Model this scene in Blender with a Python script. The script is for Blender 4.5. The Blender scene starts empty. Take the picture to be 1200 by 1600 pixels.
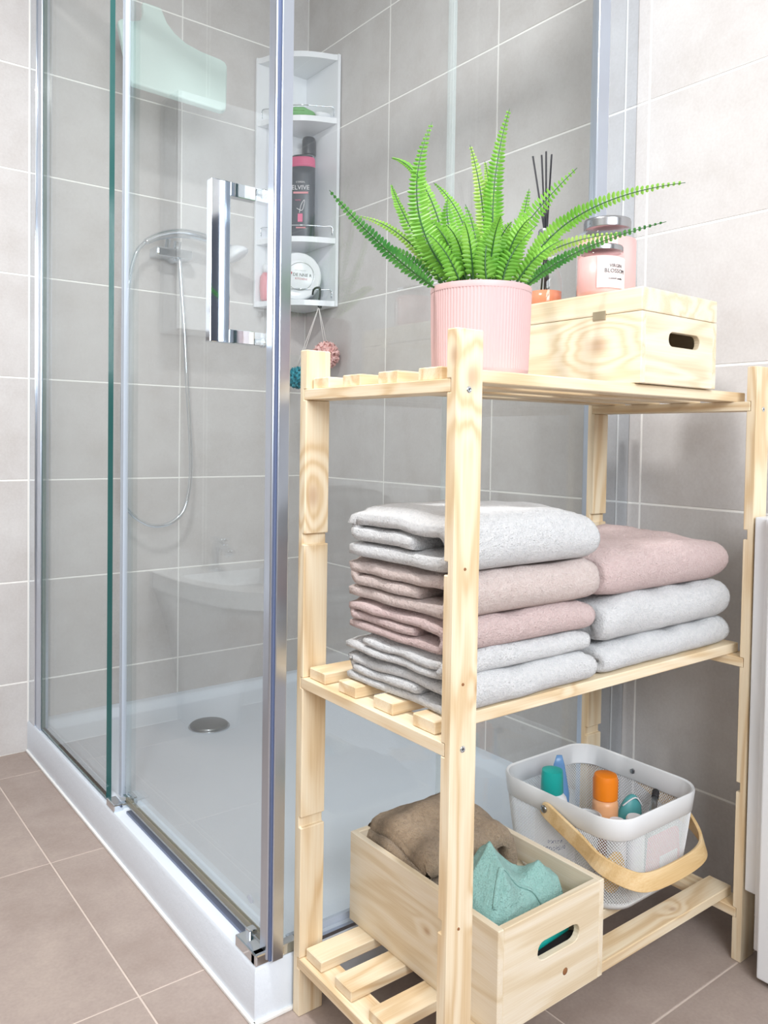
import bpy, bmesh, math, random
from mathutils import Vector, Matrix, noise
from mathutils.geometry import tessellate_polygon
random.seed(7)
SC = bpy.context.scene
COL = SC.collection
PI = math.pi
# ------------------------------------------------------------ camera, world, lights, exposure
cam_d = bpy.data.cameras.new('camera'); cam = bpy.data.objects.new('camera', cam_d); COL.objects.link(cam)
cam.location = (-1.70654, -2.74341, 1.02410)
cam.rotation_euler = (1.541326, -0.015179, -0.655152)
cam_d.sensor_fit = 'VERTICAL'; cam_d.sensor_height = 36.0; cam_d.lens = 36*1263.856/1600
cam_d.shift_x = 0.0; cam_d.shift_y = (723.77-800)/1600
cam_d.clip_start = 0.02
SC.camera = cam
world = bpy.data.worlds.new('world'); SC.world = world; world.use_nodes = True
world.node_tree.nodes['Background'].inputs[0].default_value = (0.9, 0.95, 1.0, 1)
world.node_tree.nodes['Background'].inputs[1].default_value = 0.6
def area(name, loc, target, sx, sy, power, col=(1, 1, 1)):
    l = bpy.data.lights.new(name, 'AREA'); l.shape = 'RECTANGLE'; l.size = sx; l.size_y = sy; l.energy = power; l.color = col
    o = bpy.data.objects.new(name, l); COL.objects.link(o); o.location = loc
    o.rotation_euler = (Vector(target)-Vector(loc)).to_track_quat('-Z', 'Y').to_euler()
    return o
area('ceiling_light', (-1.42, -1.56, 2.66), (-1.42, -1.56, 0), .17, .17, 31, (1, .995, .985))
area('fill_behind_camera', (-1.60, -3.95, 1.95), (-1.15, 0, 1.2), 1.6, 1.1, 72, (.90, .95, 1))  # added cool fill from behind the camera; no window is known there
area('fill_left', (-2.66, -1.9, 1.45), (0, -1.5, 1.2), 1.1, 1.9, 4, (.97, .98, 1))  # added weak fill from the left side, not an actual doorway
vs = SC.view_settings
vs.view_transform = 'Standard'; vs.look = 'None'; vs.gamma = 1; vs.use_curve_mapping = False; vs.exposure = 0.1
SC.cycles.transparent_max_bounces = 24; SC.cycles.max_bounces = 12; SC.cycles.glossy_bounces = 6
SC.cycles.transmission_bounces = 8; SC.cycles.sample_clamp_indirect = 4.0

# ------------------------------------------------------------ materials
def lin(c):
    return tuple(((v/255)/12.92 if v/255 <= .04045 else ((v/255+.055)/1.055)**2.4) for v in c)
def mat(name, col, rough=.5, metal=0., spec=.5, **kw):
    m = bpy.data.materials.new(name); m.use_nodes = True
    b = m.node_tree.nodes['Principled BSDF']
    b.inputs['Base Color'].default_value = (*lin(col), 1); b.inputs['Roughness'].default_value = rough
    b.inputs['Metallic'].default_value = metal; b.inputs['Specular IOR Level'].default_value = spec
    for k, v in kw.items(): b.inputs[k.replace('_', ' ')].default_value = v
    return m
def nd(m, t, **kw):
    n = m.node_tree.nodes.new(t)
    for k, v in kw.items():
        if k in n.inputs: n.inputs[k].default_value = v
        else: setattr(n, k, v)
    return n
def lk(m, a, b): m.node_tree.links.new(a, b)
def bsdf(m): return m.node_tree.nodes['Principled BSDF']
def ramp(m, stops):
    r = nd(m, 'ShaderNodeValToRGB'); e = r.color_ramp.elements
    e[0].position, e[0].color = stops[0][0], (*lin(stops[0][1]), 1)
    e[1].position, e[1].color = stops[-1][0], (*lin(stops[-1][1]), 1)
    for p, c in stops[1:-1]:
        x = e.new(p); x.color = (*lin(c), 1)
    return r
def bump(m, src, strength, dist, prev=None):
    b = nd(m, 'ShaderNodeBump'); b.inputs['Strength'].default_value = strength; b.inputs['Distance'].default_value = dist
    lk(m, src, b.inputs['Height']); lk(m, b.outputs[0], bsdf(m).inputs['Normal']); return b
def tile_mat(name, c1, c2, c3, rough):
    m = mat(name, c1, rough, spec=.22)
    tc = nd(m, 'ShaderNodeTexCoord'); oi = nd(m, 'ShaderNodeObjectInfo')
    ad = nd(m, 'ShaderNodeVectorMath', operation='ADD'); sc = nd(m, 'ShaderNodeVectorMath', operation='SCALE')
    lk(m, oi.outputs['Random'], sc.inputs[0]); sc.inputs['Scale'].default_value = 37
    lk(m, tc.outputs['Object'], ad.inputs[0]); lk(m, sc.outputs[0], ad.inputs[1])
    n = nd(m, 'ShaderNodeTexNoise', Scale=7., Detail=9., Roughness=.62); lk(m, ad.outputs[0], n.inputs['Vector'])
    r = ramp(m, [(.3, c2), (.5, c1), (.72, c3)]); lk(m, n.outputs['Fac'], r.inputs[0])
    n2 = nd(m, 'ShaderNodeTexNoise', Scale=160., Detail=4.); lk(m, ad.outputs[0], n2.inputs['Vector'])
    mx = nd(m, 'ShaderNodeMix', data_type='RGBA', blend_type='OVERLAY'); mx.inputs[0].default_value = .12
    lk(m, r.outputs[0], mx.inputs[6]); lk(m, n2.outputs['Fac'], mx.inputs[7]); lk(m, mx.outputs[2], bsdf(m).inputs['Base Color'])
    bump(m, n2.outputs['Fac'], .12, .001)
    return m
M = {}
M['wall_tile'] = tile_mat('wall_tile', (204, 200, 198), (197, 192, 189), (210, 207, 205), .5)
M['floor_tile'] = tile_mat('floor_tile', (168, 153, 145), (158, 142, 133), (178, 163, 154), .42)
M['grout'] = mat('grout', (247, 245, 241), .8)
M['floor_grout'] = mat('floor_grout', (214, 199, 189), .8)
M['plaster'] = mat('plaster', (236, 234, 230), .8); M['paint'] = mat('wall_paint', (176, 170, 164), .8)
M['chrome'] = mat('chrome', (222, 228, 234), .06, 1.)
M['satin'] = mat('satin_aluminium', (205, 214, 228), .28, 1.)
M['darkseal'] = mat('dark_seal', (96, 108, 140), .5)
M['steel'] = mat('brushed_steel', (165, 168, 170), .3, 1.)
M['white'] = mat('white_plastic', (240, 242, 246), .25)
M['ceramic'] = mat('white_ceramic', (240, 241, 243), .12)
M['lacquer'] = mat('white_lacquer', (236, 238, 241), .3)
M['silicone'] = mat('white_silicone', (246, 246, 244), .45)
m = M['tray'] = mat('tray_acrylic', (228, 236, 246), .38)
tc = nd(m, 'ShaderNodeTexCoord'); n = nd(m, 'ShaderNodeTexNoise', Scale=60., Detail=6., Roughness=.7); lk(m, tc.outputs['Object'], n.inputs['Vector']); bump(m, n.outputs['Fac'], .55, .002)
M['seal'] = mat('clear_seal', (214, 224, 240), .25, Alpha=.72)
M['seal_faint'] = mat('faint_seal', (220, 232, 232), .25, Alpha=.22)
M['seal_brown'] = mat('aged_seal', (170, 158, 130), .5, Alpha=.55)
M['glass_edge'] = mat('green_glass_edge', (44, 88, 86), .1)
def thin_glass(name, tint, ior=1.5, rough=.0):
    m = bpy.data.materials.new(name); m.use_nodes = True; nt = m.node_tree; nt.nodes.clear()
    out = nd(m, 'ShaderNodeOutputMaterial'); mix = nd(m, 'ShaderNodeMixShader'); fr = nd(m, 'ShaderNodeFresnel'); ge = nd(m, 'ShaderNodeNewGeometry'); ir = nd(m, 'ShaderNodeMix', data_type='FLOAT')
    ir.inputs[2].default_value = ior; ir.inputs[3].default_value = 1/ior; lk(m, ge.outputs['Backfacing'], ir.inputs[0]); lk(m, ir.outputs[0], fr.inputs[0])   # both faces of the pane reflect like air-to-glass
    tr = nd(m, 'ShaderNodeBsdfTransparent'); tr.inputs[0].default_value = (*tint, 1)
    gl = nd(m, 'ShaderNodeBsdfGlossy'); gl.inputs['Roughness'].default_value = rough; gl.inputs[0].default_value = (.97, 1, .99, 1)
    lk(m, fr.outputs[0], mix.inputs[0]); lk(m, tr.outputs[0], mix.inputs[1]); lk(m, gl.outputs[0], mix.inputs[2]); lk(m, mix.outputs[0], out.inputs[0])
    return m
M['glass'] = thin_glass('shower_glass', (.965, .978, .980))
M['jar_glass'] = thin_glass('jar_glass', (.97, .975, .98), 1.45)
M['frosted'] = mat('aqua_acrylic', (216, 238, 232), .3)
def wood(name, axis, c=((232, 211, 178), (220, 193, 154), (238, 221, 192)), knots=True, seed=0., dens=1., at=()):
    m = mat(name, c[0], .52, spec=.3)
    tc = nd(m, 'ShaderNodeTexCoord'); oi = nd(m, 'ShaderNodeObjectInfo')
    sc = nd(m, 'ShaderNodeVectorMath', operation='SCALE'); lk(m, oi.outputs['Random'], sc.inputs[0]); sc.inputs['Scale'].default_value = 11.
    sc0 = nd(m, 'ShaderNodeVectorMath', operation='ADD'); lk(m, sc.outputs[0], sc0.inputs[0]); sc0.inputs[1].default_value = (seed, seed*.7, seed*1.3)
    ad = nd(m, 'ShaderNodeVectorMath', operation='ADD'); lk(m, tc.outputs['Object'], ad.inputs[0]); lk(m, sc0.outputs[0], ad.inputs[1])
    mp = nd(m, 'ShaderNodeMapping'); s = [9., 9., 9.]; s[axis] = 1.1; mp.inputs['Scale'].default_value = s; lk(m, ad.outputs[0], mp.inputs['Vector'])
    n1 = nd(m, 'ShaderNodeTexNoise', Scale=1., Detail=3., Roughness=.5, Distortion=.35); lk(m, mp.outputs[0], n1.inputs['Vector'])
    # knots: rare voronoi cells
    mk = nd(m, 'ShaderNodeMapping'); s = [7.5, 7.5, 7.5]; s[axis] = 3.6; mk.inputs['Scale'].default_value = s; lk(m, ad.outputs[0], mk.inputs['Vector'])
    vo = nd(m, 'ShaderNodeTexVoronoi', Scale=1.); lk(m, mk.outputs[0], vo.inputs['Vector'])
    kr = nd(m, 'ShaderNodeMapRange'); kr.inputs['From Min'].default_value = .05; kr.inputs['From Max'].default_value = .42; kr.inputs['To Min'].default_value = 1.; kr.inputs['To Max'].default_value = 0.
    kr.interpolation_type = 'SMOOTHSTEP'; lk(m, vo.outputs['Distance'], kr.inputs['Value'])
    rings = nd(m, 'ShaderNodeMath', operation='MULTIPLY_ADD'); lk(m, kr.outputs[0], rings.inputs[0]); rings.inputs[1].default_value = .16 if knots else 0.; lk(m, n1.outputs['Fac'], rings.inputs[2])
    acc = None; core = None    # knots the photograph shows at a known spot of this board
    for kx, ky, kz, kr_ in at:
        mq = nd(m, 'ShaderNodeMapping'); s3 = [1/kr_]*3; s3[axis] = .62/kr_; mq.inputs['Scale'].default_value = s3; mq.inputs['Location'].default_value = (-kx*s3[0], -ky*s3[1], -kz*s3[2]); lk(m, tc.outputs['Object'], mq.inputs['Vector'])
        le = nd(m, 'ShaderNodeVectorMath', operation='LENGTH'); lk(m, mq.outputs[0], le.inputs[0])
        a1 = nd(m, 'ShaderNodeMapRange', interpolation_type='SMOOTHERSTEP'); a1.inputs['To Min'].default_value = kr_/.085; a1.inputs['To Max'].default_value = 0.; a1.inputs['From Max'].default_value = 1.; lk(m, le.outputs['Value'], a1.inputs['Value'])
        a2 = nd(m, 'ShaderNodeMapRange', interpolation_type='SMOOTHSTEP'); a2.inputs['To Min'].default_value = .5; a2.inputs['To Max'].default_value = 0.; a2.inputs['From Min'].default_value = .02; a2.inputs['From Max'].default_value = .26; lk(m, le.outputs['Value'], a2.inputs['Value'])
        if acc is None: acc, core = a1.outputs[0], a2.outputs[0]
        else:
            t1 = nd(m, 'ShaderNodeMath', operation='MAXIMUM'); lk(m, acc, t1.inputs[0]); lk(m, a1.outputs[0], t1.inputs[1]); t2 = nd(m, 'ShaderNodeMath', operation='MAXIMUM'); lk(m, core, t2.inputs[0]); lk(m, a2.outputs[0], t2.inputs[1]); acc, core = t1.outputs[0], t2.outputs[0]
    if at:
        r2 = nd(m, 'ShaderNodeMath', operation='MULTIPLY_ADD'); lk(m, acc, r2.inputs[0]); r2.inputs[1].default_value = .36; lk(m, rings.outputs[0], r2.inputs[2]); rings = r2
    mu = nd(m, 'ShaderNodeMath', operation='MULTIPLY'); lk(m, rings.outputs[0], mu.inputs[0]); mu.inputs[1].default_value = 48.*dens
    si = nd(m, 'ShaderNodeMath', operation='SINE'); lk(m, mu.outputs[0], si.inputs[0])
    r = ramp(m, [(0., c[2]), (.55, c[0]), (1., c[1])]); ma = nd(m, 'ShaderNodeMapRange'); ma.inputs['From Min'].default_value = -1.; lk(m, si.outputs[0], ma.inputs['Value']); lk(m, ma.outputs[0], r.inputs[0])
    mf = nd(m, 'ShaderNodeMapping'); s = [420., 420., 420.]; s[axis] = 9.; mf.inputs['Scale'].default_value = s; lk(m, ad.outputs[0], mf.inputs['Vector'])
    nf = nd(m, 'ShaderNodeTexNoise', Scale=1., Detail=2.); lk(m, mf.outputs[0], nf.inputs['Vector'])
    mx = nd(m, 'ShaderNodeMix', data_type='RGBA', blend_type='SOFT_LIGHT'); mx.inputs[0].default_value = .45; lk(m, r.outputs[0], mx.inputs[6]); lk(m, nf.outputs['Fac'], mx.inputs[7])
    kk = nd(m, 'ShaderNodeMapRange'); kk.inputs['From Min'].default_value = .035; kk.inputs['From Max'].default_value = .105; kk.inputs['To Min'].default_value = .75; kk.inputs['To Max'].default_value = 0.; lk(m, vo.outputs['Distance'], kk.inputs['Value'])
    m2 = nd(m, 'ShaderNodeMix', data_type='RGBA'); lk(m, mx.outputs[2], m2.inputs[6]); m2.inputs[7].default_value = (*lin((142, 92, 52)), 1)
    if knots: lk(m, kk.outputs[0], m2.inputs[0])
    else: m2.inputs[0].default_value = 0
    if at:
        m3 = nd(m, 'ShaderNodeMix', data_type='RGBA'); lk(m, m2.outputs[2], m3.inputs[6]); m3.inputs[7].default_value = (*lin((166, 112, 70)), 1); lk(m, core, m3.inputs[0]); m2 = m3
    lk(m, m2.outputs[2], bsdf(m).inputs['Base Color']); bump(m, nf.outputs['Fac'], .15, .0006)
    return m
PALE = ((234, 219, 193), (225, 206, 175), (238, 225, 203))
for k, ax in (('x', 0), ('y', 1), ('z', 2)):
    M['pine_'+k] = wood('pine_'+k, ax)
M['pine_post'] = wood('pine_post', 2, knots=False, at=((.016, .384, .923, .075), (.029, .001, 1.111, .07), (-.002, .004, 1.14, .05), (.049, .001, .677, .03), (.053, .001, .361, .03)))
M['pine_slat'] = wood('pine_slat', 0, knots=False, at=((.647, .066, .124, .035), (.30, .05, .62, .02)))
M['box_side'] = wood('box_side', 1, PALE, knots=False, seed=3., at=((0, .092, .071, .085),))
M['crate_side'] = wood('crate_side', 1, PALE, knots=False, seed=6., at=((0, .163, .086, .03),))
M['crate_y'] = wood('crate_pine_y', 1, PALE, seed=3.); M['crate_x'] = wood('crate_pine_x', 0, PALE, seed=5., knots=False)
M['endgrain'] = wood('end_grain', 1, ((222, 190, 146), (205, 168, 122), (232, 204, 164)), knots=False, dens=1.6)
M['bentwood'] = wood('bent_wood', 0, ((232, 200, 150), (222, 188, 136), (238, 210, 165)), knots=False, dens=.6)
def terry(name, col, dark):
    m = mat(name, col, .95, spec=.1)
    bsdf(m).inputs['Sheen Weight'].default_value = .35; bsdf(m).inputs['Sheen Roughness'].default_value = .6
    tc = nd(m, 'ShaderNodeTexCoord'); n = nd(m, 'ShaderNodeTexNoise', Scale=130., Detail=5., Roughness=.8); lk(m, tc.outputs['Object'], n.inputs['Vector'])
    v = nd(m, 'ShaderNodeTexVoronoi', Scale=420.); lk(m, tc.outputs['Object'], v.inputs['Vector'])
    r = ramp(m, [(.3, dark), (.6, col)]); lk(m, n.outputs['Fac'], r.inputs[0]); lk(m, r.outputs[0], bsdf(m).inputs['Base Color'])
    b1 = bump(m, n.outputs['Fac'], 1., .008); b2 = nd(m, 'ShaderNodeBump'); b2.inputs['Strength'].default_value = .5; b2.inputs['Distance'].default_value = .002
    lk(m, v.outputs['Distance'], b2.inputs['Height']); lk(m, b1.outputs[0], b2.inputs['Normal']); lk(m, b2.outputs[0], bsdf(m).inputs['Normal'])
    return m
M['t_white'] = terry('terry_white', (252, 252, 253), (234, 236, 239))
M['t_pink'] = terry('terry_pink', (242, 216, 213), (228, 196, 193))
M['t_blush'] = terry('terry_blush', (243, 225, 219), (230, 206, 199))
M['t_brown'] = terry('terry_brown', (190, 164, 134), (158, 132, 104))
M['t_teal'] = terry('terry_aqua', (180, 232, 224), (156, 216, 208))
M['pot'] = mat('pink_glaze', (212, 178, 178), .5)
M['soil'] = mat('soil', (70, 62, 40), .9)
def leafm(name, c1, c2):
    m = mat(name, c1, .42, spec=.4); b = bsdf(m)
    tc = nd(m, 'ShaderNodeTexCoord'); n = nd(m, 'ShaderNodeTexNoise', Scale=14., Detail=2.); lk(m, tc.outputs['Object'], n.inputs['Vector'])
    r = ramp(m, [(.35, c1), (.65, c2)]); lk(m, n.outputs['Fac'], r.inputs[0]); lk(m, r.outputs[0], b.inputs['Base Color'])
    tl = nd(m, 'ShaderNodeBsdfTranslucent'); ms = nd(m, 'ShaderNodeMixShader'); ms.inputs[0].default_value = .38
    lk(m, r.outputs[0], tl.inputs[0]); out = m.node_tree.nodes['Material Output']; lk(m, b.outputs[0], ms.inputs[1]); lk(m, tl.outputs[0], ms.inputs[2]); lk(m, ms.outputs[0], out.inputs[0])
    return m
M['leaf'] = leafm('fern_leaf', (112, 178, 62), (150, 206, 88)); M['leaf_dark'] = leafm('fern_leaf_dark', (62, 132, 58), (108, 168, 84)); M['leaf_light'] = leafm('fern_leaf_light', (150, 200, 84), (190, 224, 120))
M['stem'] = mat('fern_stem', (44, 92, 40), .5)
def flat(name, c, r=.4, **k):
    M[name] = mat(name, c, r, **k); return M[name]
flat('wax', (244, 186, 182), .35); flat('label_paper', (244, 226, 224), .6); flat('ink', (60, 62, 66), .6); flat('amber', (226, 146, 112), .2); flat('reed', (38, 38, 44), .6)
flat('lid_metal', (178, 180, 184), .25, metal=1.); flat('black_plastic', (52, 58, 68), .3); flat('elvive_body', (66, 74, 86), .3); flat('hot_pink', (226, 96, 140), .4); flat('white_ink', (236, 232, 236), .5)
flat('red_ink', (190, 60, 80), .5); flat('blue_plastic', (60, 96, 200), .4); flat('green_sponge', (120, 184, 116), .85); flat('pink_plastic', (226, 142, 152), .35); flat('pink_net', (252, 206, 200), .5); flat('teal_net', (52, 160, 178), .5)
flat('teal_plastic', (24, 168, 160), .35); flat('orange_plastic', (250, 138, 24), .35); flat('peach_plastic', (240, 178, 130), .35); flat('cup_plastic', (232, 234, 236), .3, Alpha=.75); flat('tube_blue', (110, 160, 214), .3, Alpha=.8)
flat('pouch', (86, 162, 164), .4); flat('paper_white', (236, 238, 242), .4); flat('yellow_sponge', (226, 186, 110), .8); flat('navy_ink', (50, 74, 130), .5); flat('knot', (150, 100, 62), .7); flat('dark_tape', (42, 40, 42), .7)
flat('basket_metal', (238, 240, 242), .4); flat('hook_dark', (64, 66, 70), .4, metal=.6); flat('string', (238, 232, 228), .7); flat('clear_plastic', (205, 212, 222), .2, Alpha=.55); flat('brass', (196, 182, 156), .4, metal=.7)
flat('rail_dark', (120, 128, 150), .3, metal=.7); flat('dark_gap', (40, 38, 36), .7)

# ------------------------------------------------------------ helpers
def link(name, bm, m, parent=None, smooth=False, loc=None):
    bmesh.ops.recalc_face_normals(bm, faces=bm.faces)
    me = bpy.data.meshes.new(name); bm.to_mesh(me); bm.free()
    for x in (m if isinstance(m, (list, tuple)) else [m]): me.materials.append(x)
    if smooth:
        for p in me.polygons: p.use_smooth = True
    o = bpy.data.objects.new(name, me); COL.objects.link(o)
    if parent: o.parent = parent
    if loc: o.location = loc
    return o
def tag(o, label, cat, group=None, kind=None):
    if label: o['label'] = label
    if cat: o['category'] = cat
    if group: o['group'] = group
    if kind: o['kind'] = kind
    return o
def thing(name, loc, label, cat, rz=0, group=None):
    o = bpy.data.objects.new(name, None); COL.objects.link(o); o.location = loc; o.rotation_euler = (0, 0, rz); o.empty_display_size = .05
    return tag(o, label, cat, group)
def struct(o): o['kind'] = 'structure'; return o
def autosmooth(o, ang=35):
    me = o.data
    for p in me.polygons: p.use_smooth = True
    if hasattr(me, 'set_sharp_from_angle'): me.set_sharp_from_angle(angle=math.radians(ang))
    return o
def box(bm, x0, x1, y0, y1, z0, z1, bev=0., seg=2):
    r = bmesh.ops.create_cube(bm, size=1)
    for v in r['verts']: v.co = Vector((x0+(v.co.x+.5)*(x1-x0), y0+(v.co.y+.5)*(y1-y0), z0+(v.co.z+.5)*(z1-z0)))
    if bev > 0:
        es = list({e for v in r['verts'] for e in v.link_edges})
        bmesh.ops.bevel(bm, geom=es, offset=bev, segments=seg, profile=.6, affect='EDGES')
    return bm
def B(x0, x1, y0, y1, z0, z1, bev=0., seg=2): return box(bmesh.new(), x0, x1, y0, y1, z0, z1, bev, seg)
def lathe(bm, prof, n=40, c=(0, 0, 0), cap0=True, cap1=True, fn=None):
    rings = []
    for r, z in prof:
        ring = []
        for i in range(n):
            a = 2*PI*i/n; rr = r*(fn(a, z) if fn else 1)
            ring.append(bm.verts.new((c[0]+rr*math.cos(a), c[1]+rr*math.sin(a), c[2]+z)))
        rings.append(ring)
    for a, b in zip(rings, rings[1:]):
        for i in range(n): bm.faces.new((a[i], a[(i+1) % n], b[(i+1) % n], b[i]))
    if cap0: bm.faces.new(rings[0][::-1])
    if cap1: bm.faces.new(rings[-1])
    return bm
def L(prof, n=40, c=(0, 0, 0), cap0=True, cap1=True, fn=None): return lathe(bmesh.new(), prof, n, c, cap0, cap1, fn)
def smooth_path(pts, k=8, closed=False):
    P = [Vector(p) for p in pts]; out = []; n = len(P)
    for i in range(n-1):
        p0, p1, p2, p3 = P[max(i-1, 0)], P[i], P[i+1], P[min(i+2, n-1)]
        for j in range(k):
            t = j/k; out.append(.5*((2*p1)+(p2-p0)*t+(2*p0-5*p1+4*p2-p3)*t*t+(3*p1-p0-3*p2+p3)*t**3))
    out.append(P[-1]); return out
def tube(bm, pts, r, n=8, cap=True, rfn=None, flat_=None):
    P = [Vector(p) for p in pts]; rings = []; up = None
    for i, p in enumerate(P):
        t = (P[min(i+1, len(P)-1)]-P[max(i-1, 0)]).normalized()
        if up is None:
            up = Vector((0, 0, 1)) if abs(t.z) < .9 else Vector((1, 0, 0))
        s = t.cross(up).normalized(); up = s.cross(t).normalized()
        rr = r*(rfn(i/(len(P)-1)) if rfn else 1)
        a_, b_ = (flat_ if flat_ else (1, 1))
        rings.append([bm.verts.new(p+s*rr*a_*math.cos(2*PI*k/n)+up*rr*b_*math.sin(2*PI*k/n)) for k in range(n)])
    for a, b in zip(rings, rings[1:]):
        for k in range(n): bm.faces.new((a[k], a[(k+1) % n], b[(k+1) % n], b[k]))
    if cap: bm.faces.new(rings[0][::-1]); bm.faces.new(rings[-1])
    return bm
def T(pts, r, n=8, **k): return tube(bmesh.new(), pts, r, n, **k)
def prism(bm, loops, t, M4):
    """polygon (with holes) in the xy plane extruded by t along z, then transformed by M4"""
    tris = tessellate_polygon([[Vector((x, y, 0)) for x, y in lp] for lp in loops])
    flatp = [p for lp in loops for p in lp]
    a = [bm.verts.new(M4 @ Vector((x, y, 0))) for x, y in flatp]; b = [bm.verts.new(M4 @ Vector((x, y, t))) for x, y in flatp]
    for i, j, k in tris:
        try: bm.faces.new((a[i], a[j], a[k])); bm.faces.new((b[k], b[j], b[i]))
        except ValueError: pass
    o = 0
    for lp in loops:
        n = len(lp)
        for i in range(n): bm.faces.new((a[o+i], a[o+(i+1) % n], b[o+(i+1) % n], b[o+i]))
        o += n
    return bm
def stadium(cx, cy, w, h, n=8):
    r = h/2; pts = []
    for i in range(n+1): a = -PI/2+PI*i/n; pts.append((cx+w/2-r+r*math.cos(a), cy+r*math.sin(a)))
    for i in range(n+1): a = PI/2+PI*i/n; pts.append((cx-w/2+r+r*math.cos(a), cy+r*math.sin(a)))
    return pts
def rrect(w, d, r, k=6):
    pts = []
    for cx, cy, a0 in ((w/2-r, d/2-r, 0), (-w/2+r, d/2-r, PI/2), (-w/2+r, -d/2+r, PI), (w/2-r, -d/2+r, 1.5*PI)):
        for i in range(k+1): a = a0+PI/2*i/k; pts.append((cx+r*math.cos(a), cy+r*math.sin(a)))
    return pts
XZ = Matrix(((1, 0, 0, 0), (0, 0, 1, 0), (0, 1, 0, 0), (0, 0, 0, 1)))      # local xy -> world xz, extrude +y
def text(body, size, m, parent, mat4, depth=.0006, name='lettering', align='CENTER', sx=1.):
    c = bpy.data.curves.new(name, 'FONT'); c.body = body; c.size = size; c.extrude = depth; c.align_x = align; c.align_y = 'CENTER'; c.resolution_u = 2
    o = bpy.data.objects.new(name, c); COL.objects.link(o); dg = bpy.context.evaluated_depsgraph_get(); me = bpy.data.meshes.new_from_object(o.evaluated_get(dg))
    bpy.data.objects.remove(o); me.transform(mat4 @ Matrix.Diagonal((sx, 1, 1, 1))); me.materials.clear(); me.materials.append(m)
    o = bpy.data.objects.new(name, me); COL.objects.link(o); o.parent = parent; return o
def frame(o, xdir, zdir=(0, 0, 1)):
    """matrix whose local x is xdir, local y is zdir, local z is the outward normal"""
    x = Vector(xdir).normalized(); z = Vector(zdir).normalized(); n = x.cross(z).normalized()
    m = Matrix((x, z, n)).transposed().to_4x4(); m.translation = Vector(o); return m

# ------------------------------------------------------------ room shell
X0, Y0, H = -2.7, -4.1, 2.75
wb = struct(link('wall_back', B(X0, 0, .0012, .12, 0, H), M['grout']))
wr = struct(link('wall_right', B(.0012, .12, Y0, .12, 0, H), M['grout']))
wl = struct(link('wall_left', B(X0-.1, X0, Y0, .12, 0, H), M['paint']))
wf = struct(link('wall_front', B(X0-.1, .12, Y0-.1, Y0, 0, H), M['paint']))
ce = struct(link('ceiling', B(X0-.1, .12, Y0-.1, .12, H, H+.08), M['plaster']))
fl = struct(link('floor', B(X0-.1, .12, Y0-.1, .12, -.08, -.0012), M['floor_grout']))
ZR, TH, TW, G = .8767, .325, .5204, .0050
zb = [0]+[ZR+k*TH for k in range(-2, 6)]+[H]
cache = {}
def tile_piece(parent, kind, a0, a1, b0, b1, m):
    g_ = .0034 if kind == 'f' else G; w, h = a1-a0-g_, b1-b0-g_; key = (kind, round(w, 3), round(h, 3))
    if w < .01 or h < .01: return
    if key not in cache:
        bm = bmesh.new(); c = .0008
        if kind == 'b':  # face at y=0, looks to -y
            pts = [(x, z) for x, z in ((-w/2, -h/2), (w/2, -h/2), (w/2, h/2), (-w/2, h/2))]
            f = [bm.verts.new((x*(1-2*c/w), 0, z*(1-2*c/h))) for x, z in pts]; s = [bm.verts.new((x, .0010, z)) for x, z in pts]; k = [bm.verts.new((x, .006, z)) for x, z in pts]
        elif kind == 'r':
            pts = [(x, z) for x, z in ((-w/2, -h/2), (w/2, -h/2), (w/2, h/2), (-w/2, h/2))]
            f = [bm.verts.new((0, x*(1-2*c/w), z*(1-2*c/h))) for x, z in pts]; s = [bm.verts.new((.0010, x, z)) for x, z in pts]; k = [bm.verts.new((.006, x, z)) for x, z in pts]
        else:
            pts = [(x, z) for x, z in ((-w/2, -h/2), (w/2, -h/2), (w/2, h/2), (-w/2, h/2))]
            f = [bm.verts.new((x*(1-2*c/w), z*(1-2*c/h), 0)) for x, z in pts]; s = [bm.verts.new((x, z, -.0010)) for x, z in pts]; k = [bm.verts.new((x, z, -.006)) for x, z in pts]
        bm.faces.new(f)
        for A_, B_ in ((f, s), (s, k)):
            for i in range(4): bm.faces.new((A_[i], A_[(i+1) % 4], B_[(i+1) % 4], B_[i]))
        bmesh.ops.recalc_face_normals(bm, faces=bm.faces)
        me = bpy.data.meshes.new('tile'); bm.to_mesh(me); bm.free()
        # make sure the front looks into the room
        want = {'b': Vector((0, -1, 0)), 'r': Vector((-1, 0, 0)), 'f': Vector((0, 0, 1))}[kind]
        if me.polygons[0].normal.dot(want) < 0: me.flip_normals()
        me.materials.append(m); cache[key] = me
    o = bpy.data.objects.new('tile', cache[key]); COL.objects.link(o); o.parent = parent
    ca, cb = (a0+a1)/2, (b0+b1)/2
    o.location = {'b': (ca, 0, cb), 'r': (0, ca, cb), 'f': (ca, cb, 0)}[kind]
xa = [0, -.5216, -1.031, -1.5514, -2.0718, -2.5922, X0]; xa = xa[::-1]
for i in range(len(xa)-1):
    for j in range(len(zb)-1): tile_piece(wb, 'b', xa[i], xa[i+1], zb[j], zb[j+1], M['wall_tile'])
yb = [0, -.5228, -1.0407, -1.5560, -2.0764, -2.5968, -3.1172, -3.6376, Y0][::-1]
for i in range(len(yb)-1):
    for j in range(len(zb)-1): tile_piece(wr, 'r', yb[i], yb[i+1], zb[j], zb[j+1], M['wall_tile'])
xf = [X0, -2.314, -1.740, -1.166, -.592, -.018, .0]; yf = [0, -.183, -.757, -1.331, -1.933, -2.507, -3.081, -3.655, Y0][::-1]
for i in range(len(xf)-1):
    for j in range(len(yf)-1): tile_piece(fl, 'f', xf[i], xf[i+1], yf[j], yf[j+1], M['floor_tile'])

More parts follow.
